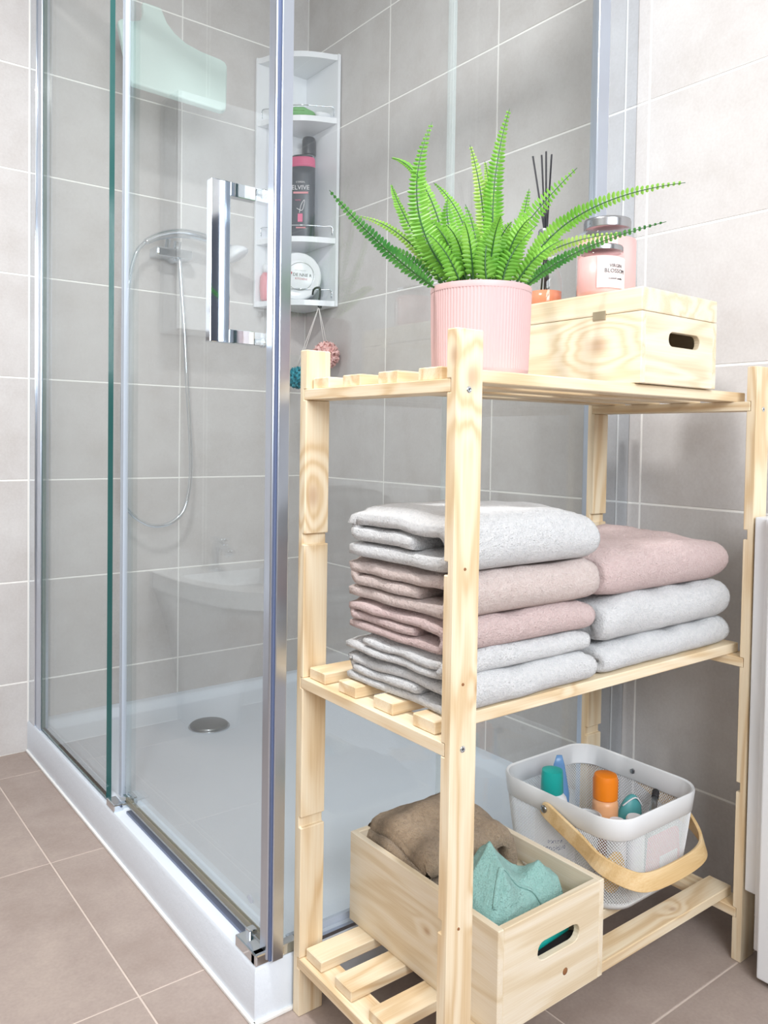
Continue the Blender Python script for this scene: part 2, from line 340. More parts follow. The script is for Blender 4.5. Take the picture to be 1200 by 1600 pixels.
dn = struct(link('reflection_panel', B(-.04, -.001, -4.02, -3.22, .003, 2.05, .003), mat('reflection_panel_dark', (40, 44, 56), .5)))  # unseen door-shaped panel, added so the chrome shower handle reflects something dark
link('reflection_panel_handle', T([(-.04, -3.30, 1.02), (-.085, -3.30, 1.02), (-.085, -3.42, 1.02)], .009, 10), M['steel'], dn, True)

# ------------------------------------------------------------ shower tray
TX, TY, TZ = -1.033, -1.5215, .100
tray = thing('shower_tray', ((TX)/2, TY/2, 0), 'low white rectangular shower tray with a stone-textured floor in the tiled corner', 'shower tray')
O = Vector(tray.location)
bm = bmesh.new(); nx, ny = 60, 90; dx, dy = -.545, -.31
def trz(x, y):
    d = min(x-TX-.042, y-TY-.042, (-x-.03), (-y-.03))
    s = max(0., min(1., d/.03)); s = s*s*(3-2*s)
    dd = math.hypot(x-dx, y-dy)
    return TZ-s*(.024+.006*math.exp(-(dd/.5)**2))
def axis_pts(lo, hi, n, e0, e1):
    p = [lo]+[lo+e0+i*.006 for i in range(-2, 7)]; q = [hi-e1-i*.006 for i in range(6, -3, -1)]+[hi]
    mid = [p[-1]+(q[0]-p[-1])*i/n for i in range(1, n)]; return p+mid+q
gx = axis_pts(TX, 0, nx, .042, .03); gy = axis_pts(TY, 0, ny, .042, .03)
g = [[bm.verts.new((x-O.x, y-O.y, trz(x, y))) for y in gy] for x in gx]
for i in range(len(gx)-1):
    for j in range(len(gy)-1): bm.faces.new((g[i][j], g[i+1][j], g[i+1][j+1], g[i][j+1]))
edge = [v for v in g[0]]+[g[i][-1] for i in range(1, len(gx))]+[g[-1][j] for j in range(len(gy)-2, -1, -1)]+[g[i][0] for i in range(len(gx)-2, 0, -1)]
lip = [bm.verts.new((v.co.x*1.0, v.co.y, .094)) for v in edge]
for v in edge:   # soften the outer arris
    if abs(v.co.x+O.x-TX) < 1e-5: v.co.x += .004
    if abs(v.co.y+O.y-TY) < 1e-5: v.co.y += .004
low = [bm.verts.new((v.co.x, v.co.y, .0)) for v in lip]; n_ = len(edge)
for i in range(n_):
    j = (i+1) % n_; bm.faces.new((edge[i], edge[j], lip[j], lip[i])); bm.faces.new((lip[i], lip[j], low[j], low[i]))
bm.faces.new(low)
autosmooth(link('basin', bm, M['tray'], tray), 40)
dr = link('drain_cover', L([(.058, -.004), (.062, .004), (.062, .009), (.056, .013), (.02, .0145), (.001, .015)], 48, (dx-O.x, dy-O.y, trz(dx, dy)), cap1=True), M['steel'], tray, True)
bm = bmesh.new(); lathe(bm, [(.064, -.002), (.068, .003), (.066, .004)], 48, (dx-O.x, dy-O.y, trz(dx, dy)), cap1=True); link('drain_ring', bm, M['chrome'], tray, True)
bm = bmesh.new(); box(bm, TX-.006-O.x, TX+.002-O.x, TY-.006-O.y, 0-O.y, 0, .007, .002); box(bm, TX-.004-O.x, -O.x-.93, TY-.006-O.y, TY+.002-O.y, 0, .007, .002)
link('silicone_bead', bm, M['silicone'], tray)

# ------------------------------------------------------------ shower enclosure
enc = thing('shower_enclosure', (-1.0, -1.5, TZ), 'glass corner shower enclosure with aluminium profiles and sliding door', 'shower enclosure')
E0 = Vector(enc.location)
def eb(name, x0, x1, y0, y1, z0, z1, m, parent=None, bev=0., label=None):
    o = link(name, B(x0-E0.x, x1-E0.x, y0-E0.y, y1-E0.y, z0-E0.z, z1-E0.z, bev), m, parent or enc)
    if label: o['label'] = label
    return o
GT = 2.44
def pane(name, x0, x1, y0, y1, z0, z1, parent=None, em='glass_edge'):
    bm = B(x0-E0.x, x1-E0.x, y0-E0.y, y1-E0.y, z0-E0.z, z1-E0.z); bm.faces.ensure_lookup_table(); bm.normal_update()
    wide = 0 if (x1-x0) < (y1-y0) else 1
    for f in bm.faces: f.material_index = 0 if abs(f.normal[wide]) > .9 else 1
    return link(name, bm, [M['glass'], M[em]], parent or enc)
eb('wall_profile', -1.030, -1.008, -.070, -.001, TZ, GT, M['chrome'], bev=.001, label='mirror-bright profile on the left tiled wall')
eb('wall_profile', -1.026, -1.000, -.118, -.071, TZ, GT, M['satin'], bev=.003)
eb('wall_profile', -.110, -.001, -1.521, -1.500, TZ, GT, M['chrome'], bev=.001, label='mirror-bright profile on the right tiled wall')
eb('wall_profile', -.152, -.111, -1.523, -1.500, TZ, GT, M['satin'], bev=.003)
pane('fixed_panel', -1.022, -1.009, -.722, -.119, TZ+.006, GT-.03)
fb = pane('fixed_panel', -.60, -.145, -1.516, -1.513, TZ+.006, GT-.03, em='seal_faint')
door = pane('sliding_door', -.990, -.984, -1.497, -.735, TZ+.018, GT-.03)
door_b = pane('sliding_door', -.984, -.58, -1.500, -1.494, TZ+.018, GT-.03, em='seal_faint')
eb('edge_seal', -.994, -.982, -.752, -.733, TZ+.012, GT-.03, M['seal'], door, label='bluish clear edge seal')
eb('bottom_seal', -.991, -.983, -1.497, -.775, TZ+.006, TZ+.019, M['seal_brown'], door, label='yellowed bottom seal')
eb('door_profile', -1.011, -.990, -1.5215, -1.497, TZ+.006, GT, M['satin'], door, .003)
eb('magnet_seal', -1.0075, -.986, -1.5265, -1.5215, TZ+.006, GT, M['darkseal'], door, label='blue-grey magnetic strip')
eb('door_profile', -1.0045, -.982, -1.5315, -1.5268, TZ+.006, GT, M['satin'], door_b, .0015)
eb('edge_seal', -.596, -.582, -1.503, -1.4925, TZ+.012, GT-.03, M['seal_faint'], door_b)
eb('bottom_seal', -.955, -.62, -1.501, -1.493, TZ+.006, TZ+.019, M['seal'], door_b)
eb('bottom_rail', -1.006, -.994, -1.455, -.82, TZ-.001, TZ+.006, M['rail_dark'], bev=.001)
eb('bottom_rail', -1.017, -1.009, -.76, -.105, TZ-.001, TZ+.006, M['satin'])
eb('bottom_rail', -.92, -.14, -1.519, -1.511, TZ-.001, TZ+.006, M['satin'])
for z in (GT,):
    eb('top_rail', -1.022, -.976, -1.531, -.0, z, z+.04, M['satin'], bev=.003); eb('top_rail', -.976, -.001, -1.531, -1.485, z, z+.04, M['satin'], bev=.003)
o = link('sticker', prism(bmesh.new(), [stadium(0, 0, .014, .022)], .0004, Matrix.Identity(4)), M['seal'], door); o.matrix_local = Matrix.Translation((-.9912-E0.x, -1.425-E0.y, .165-E0.z)) @ Matrix.Rotation(-PI/2, 4, 'Y')
bm = bmesh.new()
box(bm, -1.030-E0.x, -1.004-E0.x, -1.516-E0.y, -1.440-E0.y, -.001, .020, .003); box(bm, -1.030-E0.x, -.945-E0.x, -1.519-E0.y, -1.500-E0.y, -.001, .020, .003)
box(bm, -1.012-E0.x, -.996-E0.x, -1.462-E0.y, -1.446-E0.y, .018, .030, .002)
link('corner_bracket', bm, M['chrome'], enc)
bm = bmesh.new()
box(bm, -1.030-E0.x, -1.006-E0.x, -.800-E0.y, -.745-E0.y, -.001, .018, .003); box(bm, -1.028-E0.x, -.978-E0.x, -.792-E0.y, -.772-E0.y, -.001, .012, .003); box(bm, -.982-E0.x, -.970-E0.x, -.800-E0.y, -.760-E0.y, -.001, .026, .003)
link('door_guide', bm, M['chrome'], enc)
bm = bmesh.new(); box(bm, -1.078-E0.x, -1.040-E0.x, -1.416-E0.y, -1.398-E0.y, 1.193-E0.z, 1.480-E0.z, .0012)
for z0 in (1.193, 1.455): box(bm, -1.041-E0.x, -.990-E0.x, -1.416-E0.y, -1.398-E0.y, z0-E0.z, z0+.025-E0.z, .0012)
h = link('handle', bm, M['chrome'], door); h['label'] = 'square chrome pull handle'
for z in (1.200, 1.474):
    for s in (0,):
        link('fixing_bolt', L([(.006, 0), (.006, .012), (.009, .013), (.009, .02)], 16), M['chrome'], door, True).matrix_local = Matrix.Translation((-.984-E0.x, -1.407-E0.y, z-E0.z)) @ Matrix.Rotation(PI/2, 4, 'Y')

# ------------------------------------------------------------ shower set on the back wall
ss = thing('shower_set', (-.62, -.02, 1.6), 'chrome hand shower and pale square rain head on the back tiled wall', 'shower')
S0 = Vector(ss.location)
def P(x, y, z): return (x-S0.x, y-S0.y, z-S0.z)
# rain head: tilted rounded plate with a flared neck
bm = bmesh.new(); out = [(-.172, -.125), (.118, -.135), (.135, -.125), (.142, -.10), (.186, .085), (.184, .102), (.168, .110), (.10, .118), (.050, .135), (.018, .165), (-.002, .205), (-.010, .27), (-.075, .27), (-.080, .22), (-.098, .175), (-.13, .155), (-.165, .150), (-.176, .135), (-.180, -.11)]
prism(bm, [out], .022, Matrix.Identity(4)); bmesh.ops.recalc_face_normals(bm, faces=bm.faces)
rh = link('rain_head', bm, M['frosted'], ss); rh['label'] = 'pale aqua rain head with flared neck'
rh.matrix_local = Matrix.Translation(P(-.645, -.245, 2.185)) @ Matrix.Rotation(math.radians(62), 4, 'X')
bv = rh.modifiers.new('b', 'BEVEL'); bv.width = .006; bv.segments = 3; bv.limit_method = 'ANGLE'
link('shower_arm', T(smooth_path([P(-.68, -.005, 2.30), P(-.68, -.07, 2.36), P(-.68, -.12, 2.375), P(-.68, -.14, 2.33)], 6), .011, 12), M['chrome'], ss, True)
link('riser_pipe', T([P(-.68, -.005, 2.30), P(-.68, -.004, 2.27)], .02, 16), M['chrome'], ss, True)
bm = L([(.02, 0), (.026, .012), (.026, .05), (.018, .06)], 24); bm2 = link('wall_outlet', bm, M['chrome'], ss, True); bm2.matrix_local = Matrix.Translation(P(-.56, 0, 1.655)) @ Matrix.Rotation(PI/2, 4, 'X')
bm = bmesh.new(); box(bm, -.64-S0.x, -.51-S0.x, -.075-S0.y, -.0-S0.y, 1.640-S0.z, 1.672-S0.z, .008); tube(bm, [P(-.56, -.04, 1.64), P(-.56, -.06, 1.70)], .014, 12); tube(bm, [P(-.60, -.06, 1.66), P(-.60, -.075, 1.70)], .009, 10)
link('shower_bracket', bm, M['chrome'], ss)
pts = smooth_path([P(-.683, -.08, 1.674), P(-.634, -.082, 1.702), P(-.565, -.085, 1.722), P(-.494, -.09, 1.722), P(-.433, -.095, 1.712), P(-.385, -.11, 1.695)], 6)
link('hand_shower_handle', T(pts, .013, 12, rfn=lambda t: .75+.5*math.sin(PI*min(t, .9))), M['chrome'], ss, True)
hs = link('hand_shower_head', L([(.012, .03), (.02, .022), (.036, .008), (.042, -.006), (.038, -.012), (.001, -.012)], 28, cap1=False), M['white'], ss, True)
hs.matrix_local = Matrix.Translation(P(-.362, -.12, 1.676)) @ Matrix.Rotation(math.radians(-28), 4, 'Y') @ Matrix.Rotation(math.radians(-20), 4, 'X')
hose = [(-.683, 1.674), (-.712, 1.633), (-.736, 1.535), (-.748, 1.365), (-.756, 1.152), (-.755, .982), (-.749, .811), (-.727, .765), (-.683, .73), (-.638, .715), (-.58, .725), (-.534, .771), (-.513, .871), (-.514, 1.006), (-.528, 1.207), (-.539, 1.384), (-.548, 1.494), (-.56, 1.64)]
link('shower_hose', T(smooth_path([P(x, -.075, z) for x, z in hose], 7), .0068, 10), M['chrome'], ss, True)

# ------------------------------------------------------------ corner shelf
cs = thing('corner_shelf', (-.005, -.005, 1.515), 'tall white plastic corner shelf mounted where the tiled walls meet', 'shelf')
LEG, HH = .226, .925
def quarter(leg, bulge, n=14, inset=0.):
    a, b = Vector((-leg, 0)), Vector((0, -leg)); pts = [(-inset, -inset), (-leg, -inset)]
    for i in range(n+1):
        t = i/n; p = a.lerp(b, t)+Vector((-1, -1)).normalized()*bulge*math.sin(PI*t)
        if i in (0, n): continue
        pts.append((p.x, p.y))
    pts.append((-inset, -leg)); return pts
link('side_panel', B(-LEG-.004, 0, -.012, 0, 0, HH, .002), M['white'], cs); link('side_panel', B(-.012, 0, -LEG-.004, -.0125, 0, HH, .002), M['white'], cs)
for i, z in enumerate((0, .232, .672, HH-.022)):
    bm = prism(bmesh.new(), [quarter(LEG, .052, inset=.0127)], .020, Matrix.Translation((0, 0, z)))
    o = link('shelf_board', bm, M['white'], cs)
for z in (.062, .296, .735):
    bm = bmesh.new(); q = quarter(LEG-.016, .045)[1:]; q = [(x, y, z) for x, y in q]
    tube(bm, smooth_path([(q[0][0]+.004, q[0][1]-.014, z-.03)]+[(q[0][0]+.002, q[0][1]-.016, z)]+q[2:-2]+[(q[-1][0]-.016, q[-1][1]+.002, z), (q[-1][0]-.014, q[-1][1]+.004, z-.03)], 3), .0022, 6)
    link('guard_wire', bm, M['chrome'], cs, True)
SH = [1.515+.020, 1.515+.252, 1.515+.692]
# ---- things on it
def bottle_at(name, loc, label, cat='bottle', rz=0, group=None): return thing(name, loc, label, cat, rz, group)
def oval(bm, prof, ax, ay, n=36, c=(0, 0, 0)):
    """lathe with elliptical section; prof = [(scale, z)]"""
    rings = []
    for s, z in prof: rings.append([bm.verts.new((c[0]+s*ax*math.cos(2*PI*i/n), c[1]+s*ay*math.sin(2*PI*i/n), c[2]+z)) for i in range(n)])
    for a, b in zip(rings, rings[1:]):
        for i in range(n): bm.faces.new((a[i], a[(i+1) % n], b[(i+1) % n], b[i]))
    bm.faces.new(rings[0][::-1]); bm.faces.new(rings[-1]); return bm
b = thing('shampoo_bottle', (-.094, -.118, SH[1]+.001), 'dark grey shampoo bottle with a pink band at the top, front of the middle shelf', 'bottle', rz=math.radians(-45)+PI/2-PI/2)
b.rotation_euler.z = math.radians(-40)
link('body', oval(bmesh.new(), [(.9, 0), (1, .006), (1, .24), (1, .268)], .048, .024), M['elvive_body'], b, True)
link('top_band', oval(bmesh.new(), [(1.004, .268), (1.004, .278), (.99, .296), (.93, .304), (.9, .305)], .048, .024), M['hot_pink'], b, True)
link('cap', oval(bmesh.new(), [(.8, .305), (.8, .312), (.6, .314)], .048, .024), M['black_plastic'], b, True)
fr_ = lambda z, x=0: frame((x, -.0246, z), (1, 0, 0))
text('ELVIVE', .023, M['white_ink'], b, fr_(.188, -.003), name='lettering')
text("L'OREAL", .009, M['white_ink'], b, fr_(.209, -.003), name='small_print')
text('NUTRI', .007, M['hot_pink'], b, fr_(.142, -.012), name='small_print')
link('stripe', B(-.03, .026, -.0255, -.024, .166, .173), M['pink_plastic'], b)
bm = T(smooth_path([(-.006, -.0252, .095), (.0, -.0252, .125), (.012, -.0252, .143), (.010, -.0252, .120), (.002, -.0252, .104), (-.016, -.0252, .112)], 5), .0012, 6); link('swirl_print', bm, M['white_ink'], b)
link('pink_patch', B(-.012, .006, -.0255, -.024, .062, .092), M['hot_pink'], b); link('stripe', B(-.018, .018, -.0255, -.024, .038, .043), M['pink_plastic'], b)
b = thing('conditioner_bottle', (-.047, -.086, SH[1]+.001), 'tall clear grey bottle with black caps at top and foot, behind the shampoo', 'bottle')
link('foot_cap', L([(.022, 0), (.024, .004), (.024, .055), (.022, .058)], 28), M['black_plastic'], b, True)
link('body', L([(.025, .058), (.026, .065), (.026, .315), (.022, .33)], 28), M['clear_plastic'], b, True)
link('cap', L([(.0255, .332), (.026, .336), (.026, .388), (.022, .398), (.014, .401)], 28), M['black_plastic'], b, True)
b = thing('blue_bottle', (-.142, -.050, SH[1]+.001), 'small blue bottle mostly hidden behind the shampoo', 'bottle')
link('body', L([(.018, 0), (.02, .004), (.02, .17), (.014, .185)], 24), M['blue_plastic'], b, True); link('cap', L([(.012, .185), (.012, .205)], 20), M['white'], b, True)
# tub on edge
b = thing('cosmetic_tub', (-.110, -.122, SH[0]+.001), 'round white cosmetic tub standing on edge with a red and black printed lid, bottom shelf', 'tub')
R_ = .088
q = Matrix.Translation((0, 0, R_)) @ Matrix.Rotation(math.radians(-38), 4, 'Z') @ Matrix.Rotation(PI/2, 4, 'X')
o = link('tub_body', L([(.080, -.030), (.084, -.026), (.084, .012)], 48), M['white'], b, True); o.matrix_local = q
o = autosmooth(link('lid', L([(R_, .0125), (R_, .028), (R_-.004, .032), (.060, .032), (.0585, .0312), (.057, .032), (.001, .032)], 56, cap1=False), M['white'], b), 30); o.matrix_local = q
def tt(s, size, y, m, x=0, rot=-5, nm='lettering'): text(s, size*.9, m, b, q @ Matrix.Translation((x*.9+.012, y, .0322)) @ Matrix.Rotation(math.radians(rot), 4, 'Z'), .0003, nm)
tt('DE NNE R', .0175, .004, M['ink'], .008); tt('KITCHENS', .011, -.010, M['red_ink'], .004, nm='small_print'); tt('nourishing care', .0075, .022, M['steel'], 0, nm='small_print')
hp = [(0, -.009), (.010, .002), (.0105, .0065), (.0075, .0095), (.0035, .009), (0, .005), (-.0035, .009), (-.0075, .0095), (-.0105, .0065), (-.010, .002)]
o = link('heart_print', prism(bmesh.new(), [[(x*.85, y*.85) for x, y in hp]], .0005, Matrix.Translation((-.027, .009, .0322))), M['red_ink'], b); o.matrix_local = q
link('ring_print', lathe(bmesh.new(), [(.0500, .0322), (.0512, .0325), (.0524, .0322)], 56, c=(.012, 0, 0), cap0=False, cap1=False), M['steel'], b).matrix_local = q
b = thing('pink_bottle', (-.205, -.046, SH[0]+.001), 'small pink bottle with a clear cap, left end of the bottom shelf', 'bottle')
link('body', L([(.016, 0), (.02, .01), (.023, .05), (.021, .09), (.012, .105)], 28), M['pink_plastic'], b, True); link('cap', L([(.011, .1055), (.011, .135), (.008, .138)], 20), M['paper_white'], b, True)
b = thing('sponge', (-.113, -.113, SH[2]+.001), 'flat green bath sponge on the top shelf', 'sponge', rz=-PI/4)
bm = bmesh.new(); bmesh.ops.create_icosphere(bm, subdivisions=4, radius=1)
for v in bm.verts:
    v.co = Vector((v.co.x*.062*(1+.1*math.sin(3*v.co.y)), v.co.y*.042, (abs(v.co.z)**.7*(1 if v.co.z > 0 else -1))*.022+.0225)); v.co += Vector((0, 0, .004*noise.noise(v.co*40)))
link('foam', bm, M['green_sponge'], b, True); bm = T([(-.060, 0, .022), (-.03, -.037, .0225), (0, -.0425, .0225), (.03, -.037, .0225), (.060, 0, .022)], .0012, 6); link('seam', bm, M['leaf_dark'], b)
b = thing('soap_dish', (-.046, -.182, SH[2]+.001), 'small white soap dish beside the green sponge', 'dish')
link('dish', oval(bmesh.new(), [(.55, 0), (.75, .003), (1, .016), (1.02, .019), (.9, .017), (.6, .008)], .034, .022), M['white'], b, True); link('soap_bar', oval(bmesh.new(), [(.5, .0085), (.62, .013), (.6, .020), (.4, .023)], .034, .022), M['ceramic'], b, True)
# hook + loofahs
hk = thing('shower_hook', (-.070, -.200, 1.5774), 'dark metal S-hook hanging from the guard wire of the corner shelf', 'hook')
link('hook_wire', T(smooth_path([(-.012, .02, -.02), (-.013, .012, -.004), (-.006, .003, .004), (.004, -.003, .003), (.006, -.004, -.012), (.004, -.002, -.035), (.001, 0, -.055), (.004, .0, -.068), (.012, .002, -.067), (.016, .003, -.058)], 6), .0036, 8), M['hook_dark'], hk, True)
def loofah(name, loc, r, m, label, top):
    t = thing(name, loc, label, 'bath puff'); bm = bmesh.new(); rnd = random.Random(hash(name) % 99 if 0 else int(r*1000))
    for k in range(70):
        d = Vector((rnd.gauss(0, 1), rnd.gauss(0, 1), rnd.gauss(0, 1))).normalized(); u = d.orthogonal().normalized(); u = Matrix.Rotation(rnd.uniform(0, 6.28), 3, d) @ u; w = d.cross(u)
        prev = None; ph = rnd.uniform(0, 6)
        for i in range(9):
            s = (i-4)/4*.62; c = (d+u*s).normalized()*r*(.82+.12*math.sin(ph+i*1.9)); wv = w*r*.16
            a = bm.verts.new(c*(1.05)+wv+w*r*.08*math.sin(i*2.2+ph)); a2 = bm.verts.new(c*.80-wv*.3); a3 = bm.verts.new(c*1.03-wv*1.1+w*r*.08*math.cos(i*2.+ph))
            if prev: bm.faces.new((prev[0], a, a2, prev[1])); bm.faces.new((prev[1], a2, a3, prev[2]))
            prev = (a, a2, a3)
    bmesh.ops.create_icosphere(bm, subdivisions=2, radius=r*.75)
    link('net_ball', bm, m, t, True)
    tp = Vector(top)-Vector(loc); a = Vector((0, 0, r*.7))
    bm = T([a+Vector((.004, 0, 0)), tp], .0013, 6); tube(bm, [a+Vector((-.006, .004, 0)), tp+Vector((-.001, 0, 0))], .0013, 6); link('cord', bm, M['string'], t, True)
    return t
top = (-.0665, -.200, 1.511)
loofah('bath_puff', (-.055, -.235, 1.332), .054, M['pink_net'], 'ruffled pink bath puff hanging by a white cord from the hook', top)
loofah('bath_puff', (-.170, -.225, 1.242), .043, M['teal_net'], 'ruffled teal bath puff hanging lower, half hidden behind the rack post', top)

# ------------------------------------------------------------ basin and wall cabinet on the back wall, left of the enclosure (seen mirrored in the glass)
SX = -1.555
sk = thing('washbasin', (SX, 0, 0), 'white bow-fronted washbasin on a tapering pedestal, seen mirrored in the shower glass', 'washbasin')
def bow(hw, d, n=24, s=1.):
    pts = [(-hw, -.001), (-hw, -d*.25)]
    for i in range(1, n): a = PI*i/n; pts.append((-hw*math.cos(a), -d*.25-d*.75*math.sin(a)))
    return pts+[(hw, -d*.25), (hw, -.001)]
ZB = .548
bm = bmesh.new(); op = [(x*.76, -.13+(y+.13)*.80 if y < -.13 else -.13) for x, y in bow(.205, .56)][1:-1]
prism(bm, [bow(.205, .60), [(x, y) for x, y in op]], .055, Matrix.Translation((0, 0, ZB-.055))); link('basin_rim', bm, M['ceramic'], sk)
bm = bmesh.new(); r0 = [bm.verts.new((x, y, ZB-.05)) for x, y in op]; cc = Vector((0, -.3))
r1 = [bm.verts.new((x*.8, cc.y+(y-cc.y)*.8, ZB-.11)) for x, y in op]; r2 = [bm.verts.new((x*.4, cc.y+(y-cc.y)*.4, ZB-.135)) for x, y in op]
for a, c in ((r0, r1), (r1, r2)):
    for i in range(len(a)): bm.faces.new((a[i], a[(i+1) % len(a)], c[(i+1) % len(a)], c[i]))
bm.faces.new(r2); link('bowl', bm, M['ceramic'], sk, True)
bm = bmesh.new(); rr = [[bm.verts.new((x, y, zz)) for x, y in bow(hw, dp)] for hw, dp, zz in ((.095, .20, 0), (.10, .22, .12), (.13, .34, .30), (.175, .50, .44), (.192, .57, ZB-.0555))]
for a, c in zip(rr, rr[1:]):
    for i in range(len(a)): bm.faces.new((a[i], a[(i+1) % len(a)], c[(i+1) % len(a)], c[i]))
bm.faces.new(rr[0][::-1]); bm.faces.new(rr[-1]); link('pedestal', bm, M['ceramic'], sk, True)
tp = link('tap', T(smooth_path([(0, -.095, ZB), (0, -.095, ZB+.07), (0, -.11, ZB+.095), (0, -.17, ZB+.085), (0, -.20, ZB+.07)], 5), .015, 14), M['chrome'], sk, True)
link('tap_lever', B(-.012, .012, -.165, -.075, ZB+.108, ZB+.120, .004), M['chrome'], tp); link('tap_base', L([(.026, 0), (.024, .012), (.018, .016)], 24, (0, -.095, ZB)), M['chrome'], tp, True)
wc = thing('wall_cabinet', (-1.72, 0, 1.385), 'white wall cabinet above the washbasin, seen mirrored in the shower glass', 'cabinet')
link('carcass', B(-.34, .34, -.125, -.001, 0, .80, .003), M['lacquer'], wc); 
for s in (-1, 1):
    d = link('door', B(min(s*.003, s*.338), max(s*.003, s*.338), -.145, -.126, .003, .797, .003), M['lacquer'], wc); link('knob', L([(.006, 0), (.006, .012), (.012, .016), (.012, .022)], 16), M['chrome'], d, True).matrix_local = Matrix.Translation((s*.03, -.145, .08)) @ Matrix.Rotation(PI/2, 4, 'X')

# ------------------------------------------------------------ wooden rack
RX, RY, RL, RD, WX, WY, RH = -.9624, -1.9335, .8308, .4035, .0488, .0195, 1.177
rack = thing('wooden_rack', (RX, RY, 0), 'pine rack with three slatted shelves and four notched posts in front of the shower', 'rack', rz=-.0060)
NOT = [.086, .3375, .586, .8385, 1.090]; NH = .019; ND = .008
def post(x, back):
    pts = []; inner = WY
    prof = [(0, 0), (0, RH), (inner, RH)]
    for z in NOT[::-1]: prof += [(inner, z+NH), (inner-ND, z+NH), (inner-ND, z), (inner, z)]
    prof += [(inner, 0)]
    if back: prof = [(RD-a, c) for a, c in prof]
    Mx = Matrix(((0, 0, 1, x), (1, 0, 0, 0), (0, 1, 0, 0), (0, 0, 0, 1)))
    o = link('post', prism(bmesh.new(), [prof], WX, Mx), M['pine_post'], rack)
    bv = o.modifiers.new('bevel', 'BEVEL'); bv.width = .0012; bv.segments = 1; bv.limit_method = 'ANGLE'
    return o
for x in (0, RL-WX):
    post(x, False); post(x, True)
SL = [.044, .1415, .2385, .3285]; SW = .0495; STH = .019
for z in (NOT[0], NOT[2], NOT[4]):
    for x in (0, RL-.05):
        link('rail', B(x+.0003, x+.0497, WY-ND+.001, RD-WY+ND-.001, z+.0003, z+NH-.0003, .001, 1), M['pine_y'], rack)
    for s in SL:
        link('slat', B(.010, RL-.010, s, s+SW, z+NH, z+NH+STH, .0015, 1), M['pine_slat'], rack)
ZS = [z+NH+STH for z in (NOT[0], NOT[2], NOT[4])]
def disc(name, x, z, r, m, y=0.0, rr=0):
    o = link(name, L([(r, 0), (r*.8, .0012), (r*.35, .0012), (r*.3, -.001), (.0002, -.001)], 20, cap1=True), m, rack, True); o.matrix_local = Matrix.Translation((x, y, z)) @ Matrix.Rotation(PI/2, 4, 'X'); return o
for z in (NOT[4]+.004, NOT[2]+.010):
    for x in (.0235, RL-.022):
        link('recess', L([(.0017, 0), (.0003, .0004)], 8), M['black_plastic'], disc('screw', x, z, .0052, M['chrome'])).matrix_local = Matrix.Translation((0, 0, .0013))
for z in (.847, .687, .343): disc('nail_hole', .022, z, .0022, M['knot'])

# ------------------------------------------------------------ crates
def crate(name, loc, w, d, hgt, label, lid):
    t = thing(name, loc, label, 'box'); th = .012; hb = hgt-.042 if lid else hgt
    hz = hb*.60
    for sx in (0, 1):
        x = 0 if sx == 0 else w-th
        lp = [[(0, 0), (d, 0), (d, hb), (0, hb)]]
        if not lid and sx == 1: lp.append(stadium(d*.5, hb*.66, .09, .030))
        Mx = Matrix(((0, 0, 1, x), (1, 0, 0, 0), (0, 1, 0, 0), (0, 0, 0, 1)))
        o = link('side_board', prism(bmesh.new(), lp, th, Mx), M['box_side'] if lid else M['crate_side'], t); o.modifiers.new('b', 'BEVEL').width = .0012
    for sy in (0, 1):
        y = 0 if sy == 0 else d-th
        o = link('end_board', prism(bmesh.new(), [[(th+.0002, 0), (w-th-.0002, 0), (w-th-.0002, hb), (th+.0002, hb)], stadium(w*.55, hz if not lid else hb*.66, w*.40 if not lid else w*.42, .026 if lid else .030)], th, Matrix.Translation((0, y, 0)) @ XZ), M['crate_x'], t); o.modifiers.new('b', 'BEVEL').width = .001
    link('bottom_board', B(th, w-th, th, d-th, .002, .010), M['crate_x'], t)
    if lid:
        l = link('lid', B(0, w, 0, d, hb+.0008, hgt, .003), M['crate_y'], t)
        link('clasp', B(-.0016, .0, d*.25-.014, d*.25+.014, hb-.008, hb+.008, .0005), M['brass'], t)
    return t
CB = crate('wooden_crate', (-.838, -1.913, ZS[0]+.0006), .252, .385, .166, 'open pale wooden crate with slot handles on the bottom shelf', False)
link('knot', L([(.006, 0), (.004, .0006), (.0005, .0007)], 16), M['knot'], CB, True).matrix_local = Matrix.Translation((.155, .0, .045)) @ Matrix.Rotation(PI/2, 4, 'X')
TB = crate('lidded_wooden_box', (-.507, -1.905, ZS[2]+.0006), .236, .36, .166, 'lidded pale wooden box with a slot handle and small clasp on the top shelf', True)
BT = ZS[2]+.0006+.166

